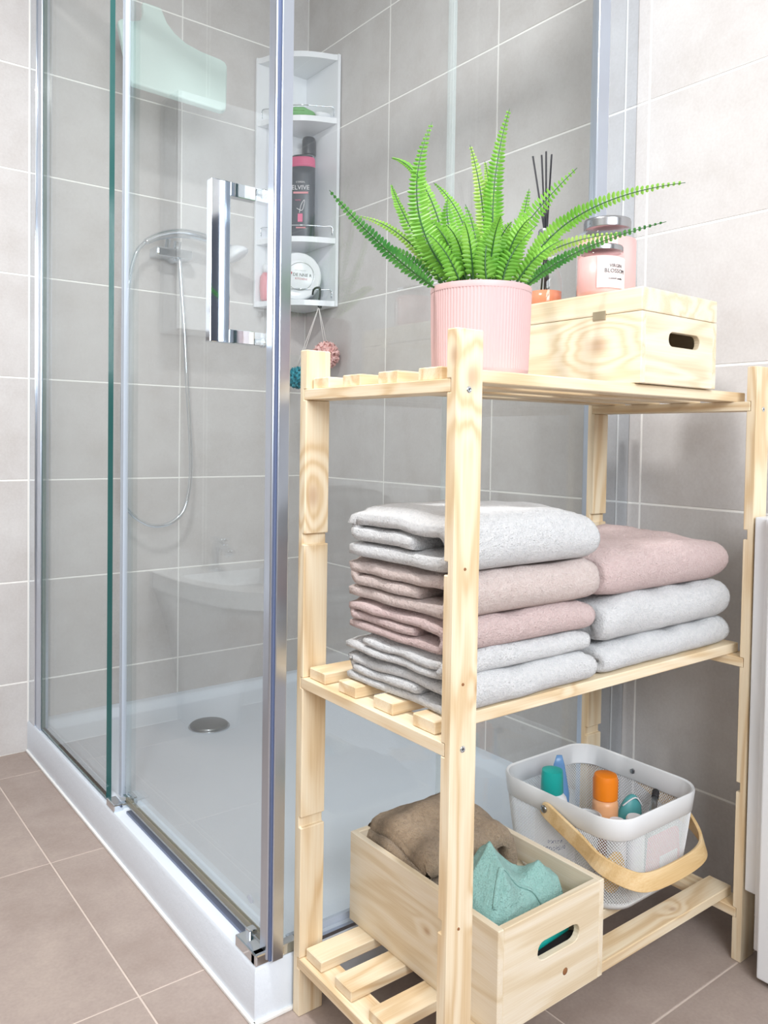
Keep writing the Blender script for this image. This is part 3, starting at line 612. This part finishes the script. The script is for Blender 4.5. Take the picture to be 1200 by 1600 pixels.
# ------------------------------------------------------------ towels
def towel(name, loc, size, layers, m, label, rz=0., seed=0, group=None, sag=.004, tilt=None, tuck=.010, crown=0.):
    """spiral-folded towel: cross-section in local yz, extruded along local x; origin at the underside centre"""
    w, d, h = size; t = h/layers; ys, ye = -d/2+t*.5, d/2-t*.5
    lv = lambda k: t*(k+.5)
    order = []; lo, hi = 0, layers-1
    while lo <= hi:
        order.append(lo); lo += 1
        if lo <= hi: order.append(hi); hi -= 1
    pts = []; side = -1  # start at the back, run to the front first
    dep = 0
    cur = [(ye+t*.1, lv(order[0]))]
    for k, ly in enumerate(order):
        z = lv(ly); inset = (k//2)*t*.9
        a, b_ = (ye-inset, ys+inset) if k % 2 == 0 else (ys+inset-(0 if k == 0 else 0), ye-inset)
        if k == len(order)-1: b_ = a+(b_-a)*.8
        if k > 0:
            z0 = lv(order[k-1]); yc = a; rad = abs(z-z0)/2; sgn = -1 if k % 2 == 1 else 1
            for i in range(1, 9):
                ang = -PI/2+PI*i/9 if z > z0 else PI/2-PI*i/9
                cur.append((yc+sgn*min(rad, t*1.0)*math.cos(ang)*.9, (z+z0)/2+rad*math.sin(ang)))
        nseg = 12
        for i in range(nseg+1):
            cur.append((a+(b_-a)*i/nseg, z))
    # drop duplicates, resample lightly
    P2 = [Vector(cur[0])]
    for c in cur[1:]:
        if (Vector(c)-P2[-1]).length > t*.12: P2.append(Vector(c))
    n = len(P2); nx_ = 44; bm = bmesh.new(); rings = []
    for s in range(nx_+1):
        u = s/nx_; e = min(u, 1-u)*w/tuck; f = min(1, .62+.38*math.sqrt(max(0, min(1, e)))) if e < 1 else 1
        l_, r_ = [], []
        for i, p in enumerate(P2):
            tg = (P2[min(i+1, n-1)]-P2[max(i-1, 0)]).normalized(); nr = Vector((-tg.y, tg.x)); hf = t*.515*f*(1 if 0 < i < n-1 else .9)
            for sg, lst in ((1, l_), (-1, r_)):
                q_ = p+nr*hf*sg; x = (u-.5)*w + .006*noise.noise(Vector((i*.22+seed, q_.x*9, q_.y*20)))*(1 if e < 3 else .2)
                zf = q_.y/h; und = sag*noise.noise(Vector((x*11+seed*3, q_.x*10, seed)))+sag*.6*noise.noise(Vector((x*26, q_.x*24, seed+5)))
                z = q_.y + zf*und*1.6 + crown*zf*(1-(2*u-1)**2)*(1-(2*q_.x/d)**2*.4) - zf*.004*(1 if e < 1 else 0)
                y = q_.x + .3*und + .003*noise.noise(Vector((x*14, seed+9, q_.y*30)))
                lst.append(bm.verts.new((x, y, max(z, .0))))
        rings.append(l_+r_[::-1])
    N = 2*n
    for a, c in zip(rings, rings[1:]):
        for i in range(N): bm.faces.new((a[i], a[(i+1) % N], c[(i+1) % N], c[i]))
    for rg in (rings[0], rings[-1]):
        for i in range(n-1): bm.faces.new((rg[i], rg[i+1], rg[N-2-i], rg[N-1-i]))
    o = link(name, bm, m, None, True); o.location = loc; o.rotation_euler = (tilt[0] if tilt else 0, tilt[1] if tilt else 0, rz)
    tag(o, label, 'towel', group); return o
cx, cy = -.768, -1.762; z = ZS[1]+.0008
lv_ = [(.3335, .246, .050, 3, 't_white', 'white folded towel at the bottom of the left stack', 1), (.331, .243, .034, 2, 't_white', 'thin white folded towel second from the bottom of the left stack', 2),
       (.334, .236, .050, 3, 't_pink', 'pink folded towel in the middle of the left stack', 3), (.338, .244, .066, 3, 't_blush', 'pale blush folded towel second from the top of the left stack', 4), (.333, .244, .078, 3, 't_white', 'thick white folded towel on top of the left stack', 5)]
for w, d, h, ly, mm, lb, sd in lv_:
    towel('folded_towel', (cx+.004*math.sin(sd*2.1), cy, z), (w, d, h), ly, M[mm], lb, rz=.012*math.sin(sd*1.7), seed=sd*7.3, group='towels in the left stack', crown=.012 if sd == 5 else 0.0, tuck=.018 if sd < 5 else .03)
    z += h+.0015
z = ZS[1]+.0008; cx = -.368
for w, d, h, ly, mm, lb, sd in [(.406, .25, .052, 2, 't_white', 'white folded towel at the bottom of the right stack', 11), (.404, .245, .078, 2, 't_white', 'smooth white folded towel in the middle of the right stack', 12), (.392, .25, .078, 2, 't_pink', 'pink folded towel on top of the right stack', 13)]:
    towel('folded_towel', (cx-(.012 if sd == 13 else 0), cy+.006, z), (w, d, h), ly, M[mm], lb, seed=sd*5.1, group='towels in the right stack', crown=.014 if sd == 13 else 0.0, tuck=.05 if sd == 13 else .03, sag=.006)
    z += h+.0015
# towels in the crate
zc = ZS[0]+.012
towel('rolled_towel', (-.714, -1.638, zc+.066), (.190, .195, .110), 4, M['t_brown'], 'brown towel folded over in the wooden crate', rz=PI/2-.10, seed=31, sag=.012, tilt=(-.16, 0), crown=.026, tuck=.010)
bm = bmesh.new(); NX_, NY_ = 46, 34; gr = []
def hump(x, y):
    a = .352-1.15*abs(x+.742-.25*(y+1.80))-.75*abs(y+1.795); b_ = .312-.75*abs(x+.668+.3*(y+1.82))-.9*abs(y+1.835); c_ = .262-.25*abs(x+.70)
    k = 55.; z_ = math.log(math.exp(k*a)+math.exp(k*b_)+math.exp(k*c_))/k
    e = min(x+.812, -.618-x, y+1.872, -1.748-y); return z_+.006*noise.noise(Vector((x*38, y*38, 2)))-max(0, .016-e)*3.2
for i_ in range(NX_+1):
    gr.append([bm.verts.new((x-(-.71), y-(-1.81), hump(x, y)-zc)) for x, y in [(-.812+.194*i_/NX_, -1.872+.124*j_/NY_) for j_ in range(NY_+1)]])
for i_ in range(NX_):
    for j_ in range(NY_): bm.faces.new((gr[i_][j_], gr[i_+1][j_], gr[i_+1][j_+1], gr[i_][j_+1]))
tt_ = thing('crumpled_towel', (-.71, -1.81, zc), 'aqua towel crumpled into a peak at the front of the wooden crate', 'towel')
o = link('cloth', bm, M['t_teal'], tt_, True); md = o.modifiers.new('thick', 'SOLIDIFY'); md.thickness = .010; md.offset = -1
rr_ = link('hem_band', T(smooth_path([(x-(-.71), y-(-1.81), hump(x, y)-zc+.0005) for x, y in [(-.785+.155*k/14, -1.852+.02*math.sin(k*.4)) for k in range(15)]], 3), .0042, 8, flat_=(1, .45)), M['t_teal'], tt_, True)

# ------------------------------------------------------------ fern in a ribbed pot
pf = thing('potted_fern', (-.751, -1.760, ZS[2]+.0006), 'green fern in a ribbed pink pot on the top shelf', 'potted plant')
F0 = Vector(pf.location)
rib = lambda a, z: 1-.011*(0.5-0.5*math.cos(a*92))
PR = .0845; PHt = .149
bm = bmesh.new(); lathe(bm, [(PR*.90, 0), (PR*.935, .004), (PR*.955, .012)], 552, cap0=True, cap1=False)
lathe(bm, [(PR*.955, .012), (PR*.97, .05), (PR*.985, .10), (PR*.995, PHt-.010)], 552, cap0=False, cap1=False, fn=rib)
lathe(bm, [(PR*.995, PHt-.010), (PR, PHt-.006), (PR*.99, PHt), (PR*.955, PHt), (PR*.945, PHt-.02), (PR*.94, PHt-.03)], 552, cap0=False, cap1=False)
bmesh.ops.remove_doubles(bm, verts=bm.verts, dist=1e-5)
autosmooth(link('pot', bm, M['pot'], pf), 60); link('soil', L([(PR*.935, PHt-.026), (PR*.5, PHt-.018), (.002, PHt-.015)], 40, cap0=False), M['soil'], pf, True)
FR = [((-0.817, -1.734, 1.288), (-0.923, -1.714, 1.33), (-1.018, -1.701, 1.403), 0.016, 'up'),
((-0.797, -1.762, 1.293), (-0.859, -1.723, 1.395), (-0.827, -1.716, 1.549), 0.026, 'cam'),
((-0.795, -1.725, 1.294), (-0.827, -1.659, 1.393), (-0.838, -1.623, 1.467), 0.017, 'cam'),
((-0.765, -1.71, 1.307), (-0.769, -1.638, 1.464), (-0.794, -1.565, 1.537), 0.013, 'cam'),
((-0.725, -1.741, 1.308), (-0.712, -1.721, 1.423), (-0.722, -1.696, 1.541), 0.02, 'cam'),
((-0.711, -1.764, 1.306), (-0.712, -1.746, 1.439), (-0.689, -1.758, 1.593), 0.024, 'cam'),
((-0.755, -1.793, 1.298), (-0.719, -1.819, 1.369), (-0.606, -1.838, 1.49), 0.026, 'cam'),
((-0.715, -1.812, 1.298), (-0.665, -1.885, 1.386), (-0.533, -1.997, 1.442), 0.02, 'up'),
((-0.697, -1.8, 1.294), (-0.641, -1.867, 1.336), (-0.522, -1.957, 1.39), 0.013, 'up'),
((-0.731, -1.723, 1.32), (-0.721, -1.677, 1.414), (-0.74, -1.621, 1.49), 0.016, 'cam'),
((-0.79, -1.703, 1.31), (-0.823, -1.638, 1.376), (-0.867, -1.565, 1.419), 0.012, 'cam'),
((-0.784, -1.721, 1.296), (-0.802, -1.679, 1.355), (-0.803, -1.651, 1.432), 0.018, 'cam'),
((-0.693, -1.727, 1.319), (-0.665, -1.694, 1.437), (-0.652, -1.662, 1.537), 0.017, 'cam'),
((-0.772, -1.755, 1.293), (-0.804, -1.741, 1.36), (-0.794, -1.721, 1.429), 0.022, 'cam'),
((-0.692, -1.777, 1.304), (-0.608, -1.785, 1.359), (-0.51, -1.86, 1.392), 0.016, 'up'),
((-0.761, -1.764, 1.293), (-0.771, -1.767, 1.35), (-0.778, -1.747, 1.416), 0.022, 'cam'),
((-0.692, -1.766, 1.304), (-0.655, -1.754, 1.382), (-0.618, -1.741, 1.475), 0.02, 'cam'),
((-0.812, -1.712, 1.292), (-0.846, -1.685, 1.326), (-0.881, -1.632, 1.352), 0.014, 'up'),
((-0.752, -1.809, 1.287), (-0.747, -1.824, 1.323), (-0.714, -1.848, 1.373), 0.022, 'cam'),
((-0.776, -1.804, 1.285), (-0.787, -1.806, 1.325), (-0.767, -1.807, 1.379), 0.022, 'cam'),
((-0.801, -1.771, 1.284), (-0.835, -1.769, 1.319), (-0.868, -1.756, 1.352), 0.02, 'cam'),
((-0.732, -1.812, 1.288), (-0.718, -1.847, 1.318), (-0.681, -1.874, 1.35), 0.02, 'cam')]
def frond(i, a, m_, c, ll, kind):
    a, m_, c = Vector(a)-F0, Vector(m_)-F0, Vector(c)-F0; a.z -= .02
    ctl = m_*2-(a+c)/2; n = 60; rnd = random.Random(i)
    pts = [((1-t)**2*a+2*(1-t)*t*ctl+t*t*c) for t in (k/n for k in range(n+1))]
    axis = Vector((.609, .793, -.10)).normalized() if kind == 'cam' else Vector((.45, .55, .75)).normalized()
    twist = rnd.uniform(-.5, .5)
    bm = bmesh.new(); tube(bm, pts, .0015, 6, rfn=lambda t: 1.15-.8*t)
    for f in bm.faces: f.material_index = 1
    length = sum((pts[k+1]-pts[k]).length for k in range(n)); cnt = int(length/.0068)
    for k in range(3, cnt):
        t = k/cnt; j = t*n; p = pts[int(j)].lerp(pts[min(int(j)+1, n)], j-int(j)); tg = (pts[min(int(j)+1, n)]-pts[max(int(j)-1, 0)]).normalized()
        sd = tg.cross(axis).normalized(); sd = Matrix.Rotation(twist*(.3+t), 3, tg) @ sd; nr = sd.cross(tg).normalized()
        env = min(1, .35+t*2.6)*max(.12, (1-t**2.2))**.8
        for s in (-1, 1):
            Ln = ll*env*rnd.uniform(.9, 1.1); d = (sd*s+tg*.28+nr*(.22+.25*rnd.random())).normalized(); w = (tg-d*tg.dot(d)).normalized()*.0031*(.65+.5*env)
            b0 = p; tip = p+d*Ln-nr*Ln*.10
            v = [bm.verts.new(x) for x in (b0-w*.4, b0+w*.4, p+d*Ln*.35+w*1.05+nr*.0010, p+d*Ln*.75+w*.8, tip, p+d*Ln*.75-w*.8, p+d*Ln*.35-w*1.05+nr*.0010, p+d*Ln*.45-nr*.0012)]
            for q_ in ((0, 1, 7), (1, 2, 7), (2, 3, 7), (3, 4, 7), (4, 5, 7), (5, 6, 7), (6, 0, 7)): bm.faces.new([v[z_] for z_ in q_])
    lm = M['leaf_light'] if i in (4, 10, 12, 14) else (M['leaf_dark'] if i in (0, 8, 17, 11) else M['leaf'])
    bmesh.ops.recalc_face_normals(bm, faces=bm.faces)
    link('frond', bm, [lm, M['stem']], pf)
for i, f in enumerate(FR): frond(i, *f)
for k in range(16):   # short inner fronds filling the crown
    a = k*2.399; r = .02+.028*((k*7) % 5)/5; q_ = Vector((-.751+r*math.cos(a), -1.76+r*math.sin(a), 1.29)); l = .075+.02*((k*3) % 4)/3
    dr_ = Vector((math.cos(a), math.sin(a), 0)); frond(30+k, q_, q_+dr_*.022+Vector((0, 0, l*.6)), q_+dr_*.06+Vector((0, 0, l)), .019, 'cam')

# ------------------------------------------------------------ diffuser and jars on the box
df = thing('reed_diffuser', (-.435, -1.622, BT+.0006), 'glass reed diffuser with black reeds and amber liquid, behind the fern', 'diffuser')
link('bottle', L([(.030, 0), (.034, .004), (.035, .012), (.035, .055), (.030, .075), (.018, .092), (.0125, .10), (.0125, .150), (.015, .152), (.015, .160)], 40, cap1=False), M['jar_glass'], df, True)
link('liquid', L([(.028, .003), (.0325, .006), (.033, .034), (.001, .034)], 40), M['amber'], df, True); link('collar', L([(.0155, .138), (.0165, .140), (.0165, .158), (.0150, .161)], 24, cap0=False, cap1=False), M['lid_metal'], df, True)
for x, y, zt, bx, by in ((-.045, .0, .300, .014, .006), (-.017, .002, .309, .004, -.01), (-.006, .0, .318, -.002, .012), (.011, .0, .316, -.010, -.006)):
    link('reed', T([(bx, by, .006), (x*.12, y, .155), (x, y, zt)], .0018, 8), M['reed'], df, True)
def jar(name, loc, r, h, label, lab=False, lr=None):
    t = thing(name, loc, label, 'jar'); lr = lr or r*.92; g = .002
    link('glass_body', L([(r*.9, 0), (r, .006), (r, h*.80), (r*.96, h*.845), (lr-.003, h*.86), (lr-.003, h*.93)], 48, cap1=False), M['jar_glass'], t, True)
    link('pink_filling', L([(r*.88, .004), (r-g, .010), (r-g, h*.76), (r*.5, h*.765), (.001, h*.765)], 48), M['wax'], t, True)
    lp = [(lr, h*.885), (lr+.001, h*.89)]
    for k in range(5): zz = h*.89+(h*.10)*k/5; lp += [(lr+.0012, zz), (lr+.0002, zz+h*.01)]
    lp += [(lr, h*.995), (lr-.003, h), (.001, h)]
    link('screw_lid', L(lp, 56, cap1=True), M['lid_metal'], t, True)
    if lab:
        bm = bmesh.new(); rings = []
        for zz in (h*.14, h*.74): rings.append([bm.verts.new(((r+.0006)*math.cos(a), (r+.0006)*math.sin(a), zz)) for a in [math.radians(-150+i*5) for i in range(25)]])
        for i in range(24): bm.faces.new((rings[0][i], rings[0][i+1], rings[1][i+1], rings[1][i]))
        link('label', bm, M['label_paper'], t, True)
        for s, zz, sz in (('VIRGIN', h*.56, .0085), ('BLOSSOM', h*.46, .0105), ('scented candle', h*.32, .005)):
            o = text(s, sz, M['ink'], t, Matrix.Identity(4), .0003, 'lettering')
            for v in o.data.vertices:   # wrap the letters round the jar
                a = math.radians(-103)+v.co.x/r; rr = r+.0009+v.co.z; zz_ = zz+v.co.y; v.co = (rr*math.cos(a), rr*math.sin(a), zz_)
    return t
jar('candle_jar', (-.452, -1.772, BT+.0006), .0435, .096, 'small pink candle jar with a printed label and grey screw lid', True)
jar('large_jar', (-.340, -1.700, BT+.0006), .0600, .180, 'large jar of pink bath salts with a grey lid, behind the small candle jar', lr=.046)

# ------------------------------------------------------------ mesh basket with bentwood handle
BX, BY, BZ = -.315, -1.690, ZS[0]+.0006
bk = thing('mesh_basket', (BX, BY, BZ), 'white metal mesh basket with a bent wooden handle on the bottom shelf', 'basket')
W1, D1, W0, D0, HB = .290, .315, .245, .272, .195
def sect(t, off=0.):
    e = t**.75; w, d = W0+(W1-W0)*e, D0+(D1-D0)*e; return rrect(w-2*off, d-2*off, .055-off*.5, 10)
def resamp(pts, n):
    P_ = [Vector(p) for p in pts]; P_.append(P_[0]); ln = [0]
    for a, b_ in zip(P_, P_[1:]): ln.append(ln[-1]+(b_-a).length)
    out = []; j = 0
    for i in range(n):
        s = ln[-1]*i/n
        while ln[j+1] < s: j += 1
        f = (s-ln[j])/max(1e-9, ln[j+1]-ln[j]); out.append(P_[j].lerp(P_[j+1], f))
    return out
bm = bmesh.new(); rows = []
for off, zz in ((0, .151), (-.002, .153), (-.002, .191), (0, .195), (.004, .193), (.004, .153), (.002, .151)):
    rows.append([bm.verts.new((p.x, p.y, zz)) for p in resamp(sect(zz/HB, off), 96)])
for a, c in zip(rows, rows[1:]+rows[:1]):
    for i in range(96): bm.faces.new((a[i], a[(i+1) % 96], c[(i+1) % 96], c[i]))
autosmooth(link('rim_band', bm, M['basket_metal'], bk), 50)
bm = bmesh.new(); NA = 176; NV = 42; zz0, zz1 = .016, .154; rows = []
for j in range(NV+1):
    z_ = zz0+(zz1-zz0)*j/NV; pr_ = resamp(sect(z_/HB), NA*2); rows.append([bm.verts.new((p.x, p.y, z_)) for k, p in enumerate(pr_) if k % 2 == j % 2])
for j in range(NV-1):
    A_, B_, C_ = rows[j], rows[j+1], rows[j+2]
    for i in range(NA):
        b1, b0 = (B_[i], B_[i-1]) if j % 2 == 0 else (B_[(i+1) % NA], B_[i])
        bm.faces.new((A_[i], b1, C_[i], b0))
o = link('wire_mesh', bm, M['basket_metal'], bk); o['kind'] = 'stuff'; md = o.modifiers.new('wire', 'WIREFRAME'); md.thickness = .0014; md.use_replace = True; md.use_even_offset = False
bm = bmesh.new(); rows = [[bm.verts.new((p.x*s, p.y*s, zz)) for p in resamp(sect(.0), 96)] for s, zz in ((.90, 0), (.97, .003), (1.0, .010), (1.013, .0175), (.99, .0175), (.96, .006), (.90, .004))]
for a, c in zip(rows, rows[1:]):
    for i in range(96): bm.faces.new((a[i], a[(i+1) % 96], c[(i+1) % 96], c[i]))
bm.faces.new(rows[0][::-1]); bm.faces.new(rows[-1]); link('base_pan', bm, M['basket_metal'], bk, True)
# handle: flat bent band, dropped to the front
hp_ = [(x_, y_, z_+.012) for x_, y_, z_ in [(-W1/2-.006, .020, .155), (-W1/2-.006, -.01, .143), (-W1/2-.005, -.075, .118), (-W1/2-.003, -.125, .096), (-.120, -.170, .078), (-.08, -.186, .070), (0, -.190, .068), (.08, -.186, .070), (.120, -.170, .078), (W1/2+.003, -.125, .096), (W1/2+.005, -.075, .118), (W1/2+.006, -.01, .143), (W1/2+.006, .020, .155)]]
path = smooth_path(hp_, 6); bm = bmesh.new(); rings = []; tiltv = Vector((0, .36, .93)).normalized()
for i, p in enumerate(path):
    tg = (path[min(i+1, len(path)-1)]-path[max(i-1, 0)]).normalized(); s = tg.cross(tiltv).normalized(); up = s.cross(tg).normalized()
    hw = .0165*(1 if 3 < i < len(path)-4 else .62+.38*math.sin(min(i, len(path)-1-i)/4*PI/2)); th_ = .0035
    rings.append([bm.verts.new(p+up*hw*a_+s*th_*b_) for a_, b_ in ((1, 1), (1, -1), (-1, -1), (-1, 1))])
for a, c in zip(rings, rings[1:]):
    for k in range(4): bm.faces.new((a[k], a[(k+1) % 4], c[(k+1) % 4], c[k]))
bm.faces.new(rings[0][::-1]); bm.faces.new(rings[-1])
hd = link('handle', bm, M['bentwood'], bk); bv = hd.modifiers.new('b', 'BEVEL'); bv.width = .0015; bv.segments = 2; bv.limit_method = 'ANGLE'
for s in (-1, 1):
    o = link('pivot_screw', L([(.0075, 0), (.0075, .003), (.004, .0045), (.001, .0045)], 20), M['steel'], bk, True); o.matrix_local = Matrix.Translation((s*(W1/2+.009), .012, .165)) @ Matrix.Rotation(s*PI/2, 4, 'Y')
    o = link('pivot_nut', L([(.006, 0), (.006, .003), (.001, .004)], 6), M['steel'], bk); o.matrix_local = Matrix.Translation((s*(W1/2-.006), .012, .171)) @ Matrix.Rotation(-s*PI/2, 4, 'Y')
# contents
zk = BZ+.0185
def cyl_bottle(name, loc, body, cap, mb, mc, label, cat='bottle', tilt=(0, 0), extra=None):
    t = thing(name, loc, label, cat); t.rotation_euler = (tilt[0], tilt[1], 0)
    link('body', L(body, 32), mb, t, True); 
    if cap: autosmooth(link('cap', L(cap, 32), mc, t), 40)
    return t
t = cyl_bottle('lotion_bottle', (-.402, -1.640, zk), [(.030, 0), (.034, .005), (.034, .125), (.030, .140), (.022, .150)], [(.0225, .1505), (.0235, .152), (.0225, .187), (.021, .197), (.010, .200)], M['paper_white'], M['teal_plastic'], 'white lotion bottle with a teal cap in the mesh basket')
for s, zz in (('extra', .062), ('sensitive', .048)):
    o = text(s, .015, M['navy_ink'], t, Matrix.Identity(4), .0003, 'lettering')
    for v in o.data.vertices: a = math.radians(-125)+v.co.x/.034; rr = .0346+v.co.z; v.co = (rr*math.cos(a), rr*math.sin(a), zz+v.co.y)
t = thing('cream_tube', (-.345, -1.610, zk), 'pale blue tube standing on its cap behind the teal-capped bottle', 'tube')
bm = bmesh.new(); rings = []
for zz, a_, b_ in ((.02, .020, .020), (.05, .022, .018), (.12, .024, .011), (.185, .012, .0015), (.205, .006, .001)): rings.append([bm.verts.new((a_*math.cos(2*PI*i/28), b_*math.sin(2*PI*i/28), zz)) for i in range(28)])
for a, c in zip(rings, rings[1:]):
    for i in range(28): bm.faces.new((a[i], a[(i+1) % 28], c[(i+1) % 28], c[i]))
bm.faces.new(rings[0][::-1]); bm.faces.new(rings[-1]); link('body', bm, M['tube_blue'], t, True); link('cap', L([(.017, 0), (.018, .018), (.012, .0195)], 24), M['white'], t, True); t.rotation_euler = (0, 0, -.6)
t = thing('plastic_cup', (-.362, -1.700, zk), 'clear ribbed plastic cup in the middle of the mesh basket', 'cup')
autosmooth(link('cup_wall', L([(.020, 0), (.022, .004), (.0235, .06), (.0275, .085), (.026, .087), (.0285, .110), (.0265, .1105), (.021, .01)], 32, cap1=False), M['cup_plastic'], t), 40); link('cup_rim', L([(.0270, .1106), (.0295, .112), (.0295, .1145), (.0265, .1145)], 32, cap0=False, cap1=False), M['cup_plastic'], t, True)
cyl_bottle('sun_cream_bottle', (-.300, -1.698, zk), [(.024, 0), (.027, .005), (.027, .120), (.025, .132)], [(.0245, .1325), (.026, .134), (.0262, .172), (.023, .182), (.016, .185)], M['peach_plastic'], M['orange_plastic'], 'peach bottle with a bright orange cap in the mesh basket')
t = thing('teal_pouch', (-.252, -1.715, zk), 'rounded teal pouch leaning against the basket wall', 'pouch')
bm = bmesh.new(); bmesh.ops.create_icosphere(bm, subdivisions=4, radius=1)
for v in bm.verts: v.co = Vector((v.co.x*.030, v.co.y*.017, v.co.z*.066+.067)); v.co += Vector((.0, .003, 0))*noise.noise(v.co*30)
link('pouch_body', bm, M['pouch'], t, True); link('zip', T(smooth_path([(-.024, -.006, .11), (0, -.012, .1305), (.024, -.006, .11)], 5), .0016, 6), M['paper_white'], t, True); t.rotation_euler = (0, .12, -.4)
for i, (x, y, lb) in enumerate(((-.350, -1.765, 'small white-capped jar at the front left of the mesh basket'), (-.306, -1.776, 'small white-capped jar at the front middle of the mesh basket'))):
    cyl_bottle('small_jar', (x, y, zk), [(.017, 0), (.019, .004), (.019, .090), (.015, .098)], [(.0165, .0985), (.0175, .100), (.0175, .120), (.015, .124)], M['paper_white'], M['white'], lb, 'jar')
t = thing('hair_brush', (-.225, -1.765, zk), 'grey brush with a dark tip lying across the basket near the rim', 'brush')
link('brush_handle', T([(-.048, -.02, .1), (0, 0, .118), (.022, .012, .126)], .0065, 10), M['steel'], t, True); link('brush_tip', T([(.0225, .0122, .1262), (.040, .022, .132)], .0075, 10), M['dark_tape'], t, True); link('brush_shaft', T([(-.049, -.021, .0995), (-.040, -.012, .0)], .005, 8), M['steel'], t, True)
t = thing('yellow_sponge', (-.392, -1.790, zk), 'yellow bath sponge pressed against the front of the mesh basket', 'sponge')
bm = bmesh.new(); bmesh.ops.create_icosphere(bm, subdivisions=4, radius=1)
for v in bm.verts: s = 1+.05*noise.noise(v.co*3); v.co = Vector((v.co.x*.034*s, v.co.y*.0085, v.co.z*.040*s+.0415))
tag(t, None, None); link('foam', bm, M['yellow_sponge'], t, True); link('band', B(-.02, .02, -.0098, -.0080, .036, .046, .0005), M['peach_plastic'], t)
t = thing('pink_packet', (-.250, -1.806, zk), 'pale pink packet behind the right front of the mesh', 'packet')
bm = B(-.048, .048, -.012, .012, 0, .088, .006); 
for v in bm.verts: v.co.y *= (1-.75*(v.co.z/.1)**2)
link('packet_body', bm, M['pink_plastic'], t, True); link('packet_label', B(-.03, .03, -.0135, -.0115, .02, .05, .0004), M['paper_white'], t)
# tube seen through the crate's handle
t = thing('toothpaste_tube', (-.700, -1.886, zc+.0745), 'teal and white tube seen through the slot of the wooden crate', 'tube')
link('tube_body', T([(-.045, 0, .002), (.0, .0, .006), (.05, .0, .010)], .0105, 14, flat_=(.55, 1)), M['teal_plastic'], t, True); link('tube_cap', T([(-.068, 0, .001), (-.0455, 0, .002)], .0085, 14, flat_=(.6, 1)), M['paper_white'], t, True)
tr_ = thing('dark_cloth', (-.700, -1.876, zc-.001), 'dark folded cloth lying under the tube in the wooden crate', 'cloth')
link('cloth_block', B(-.075, .075, -.02, .0, 0, .066, .004), M['dark_tape'], tr_); link('hem', B(-.075, .075, -.0215, -.0195, .058, .062, .0005), M['reed'], tr_)

# ------------------------------------------------------------ white cabinet at the right
wc = thing('white_cabinet', (0, -1.97, 0), 'narrow white cabinet standing against the right wall at the picture edge', 'cabinet')
link('side_panel', B(-.182, -.012, .0, .027, .150, .885, .003), M['lacquer'], wc)
link('carcass', B(-.195, -.012, -.62, -.0005, .05, .885, .003), M['lacquer'], wc)
link('door', B(-.215, -.1955, -.62, -.018, .012, .885, .003), M['lacquer'], wc)
link('plinth', B(-.17, -.02, -.60, -.02, 0, .05), M['dark_gap'], wc)
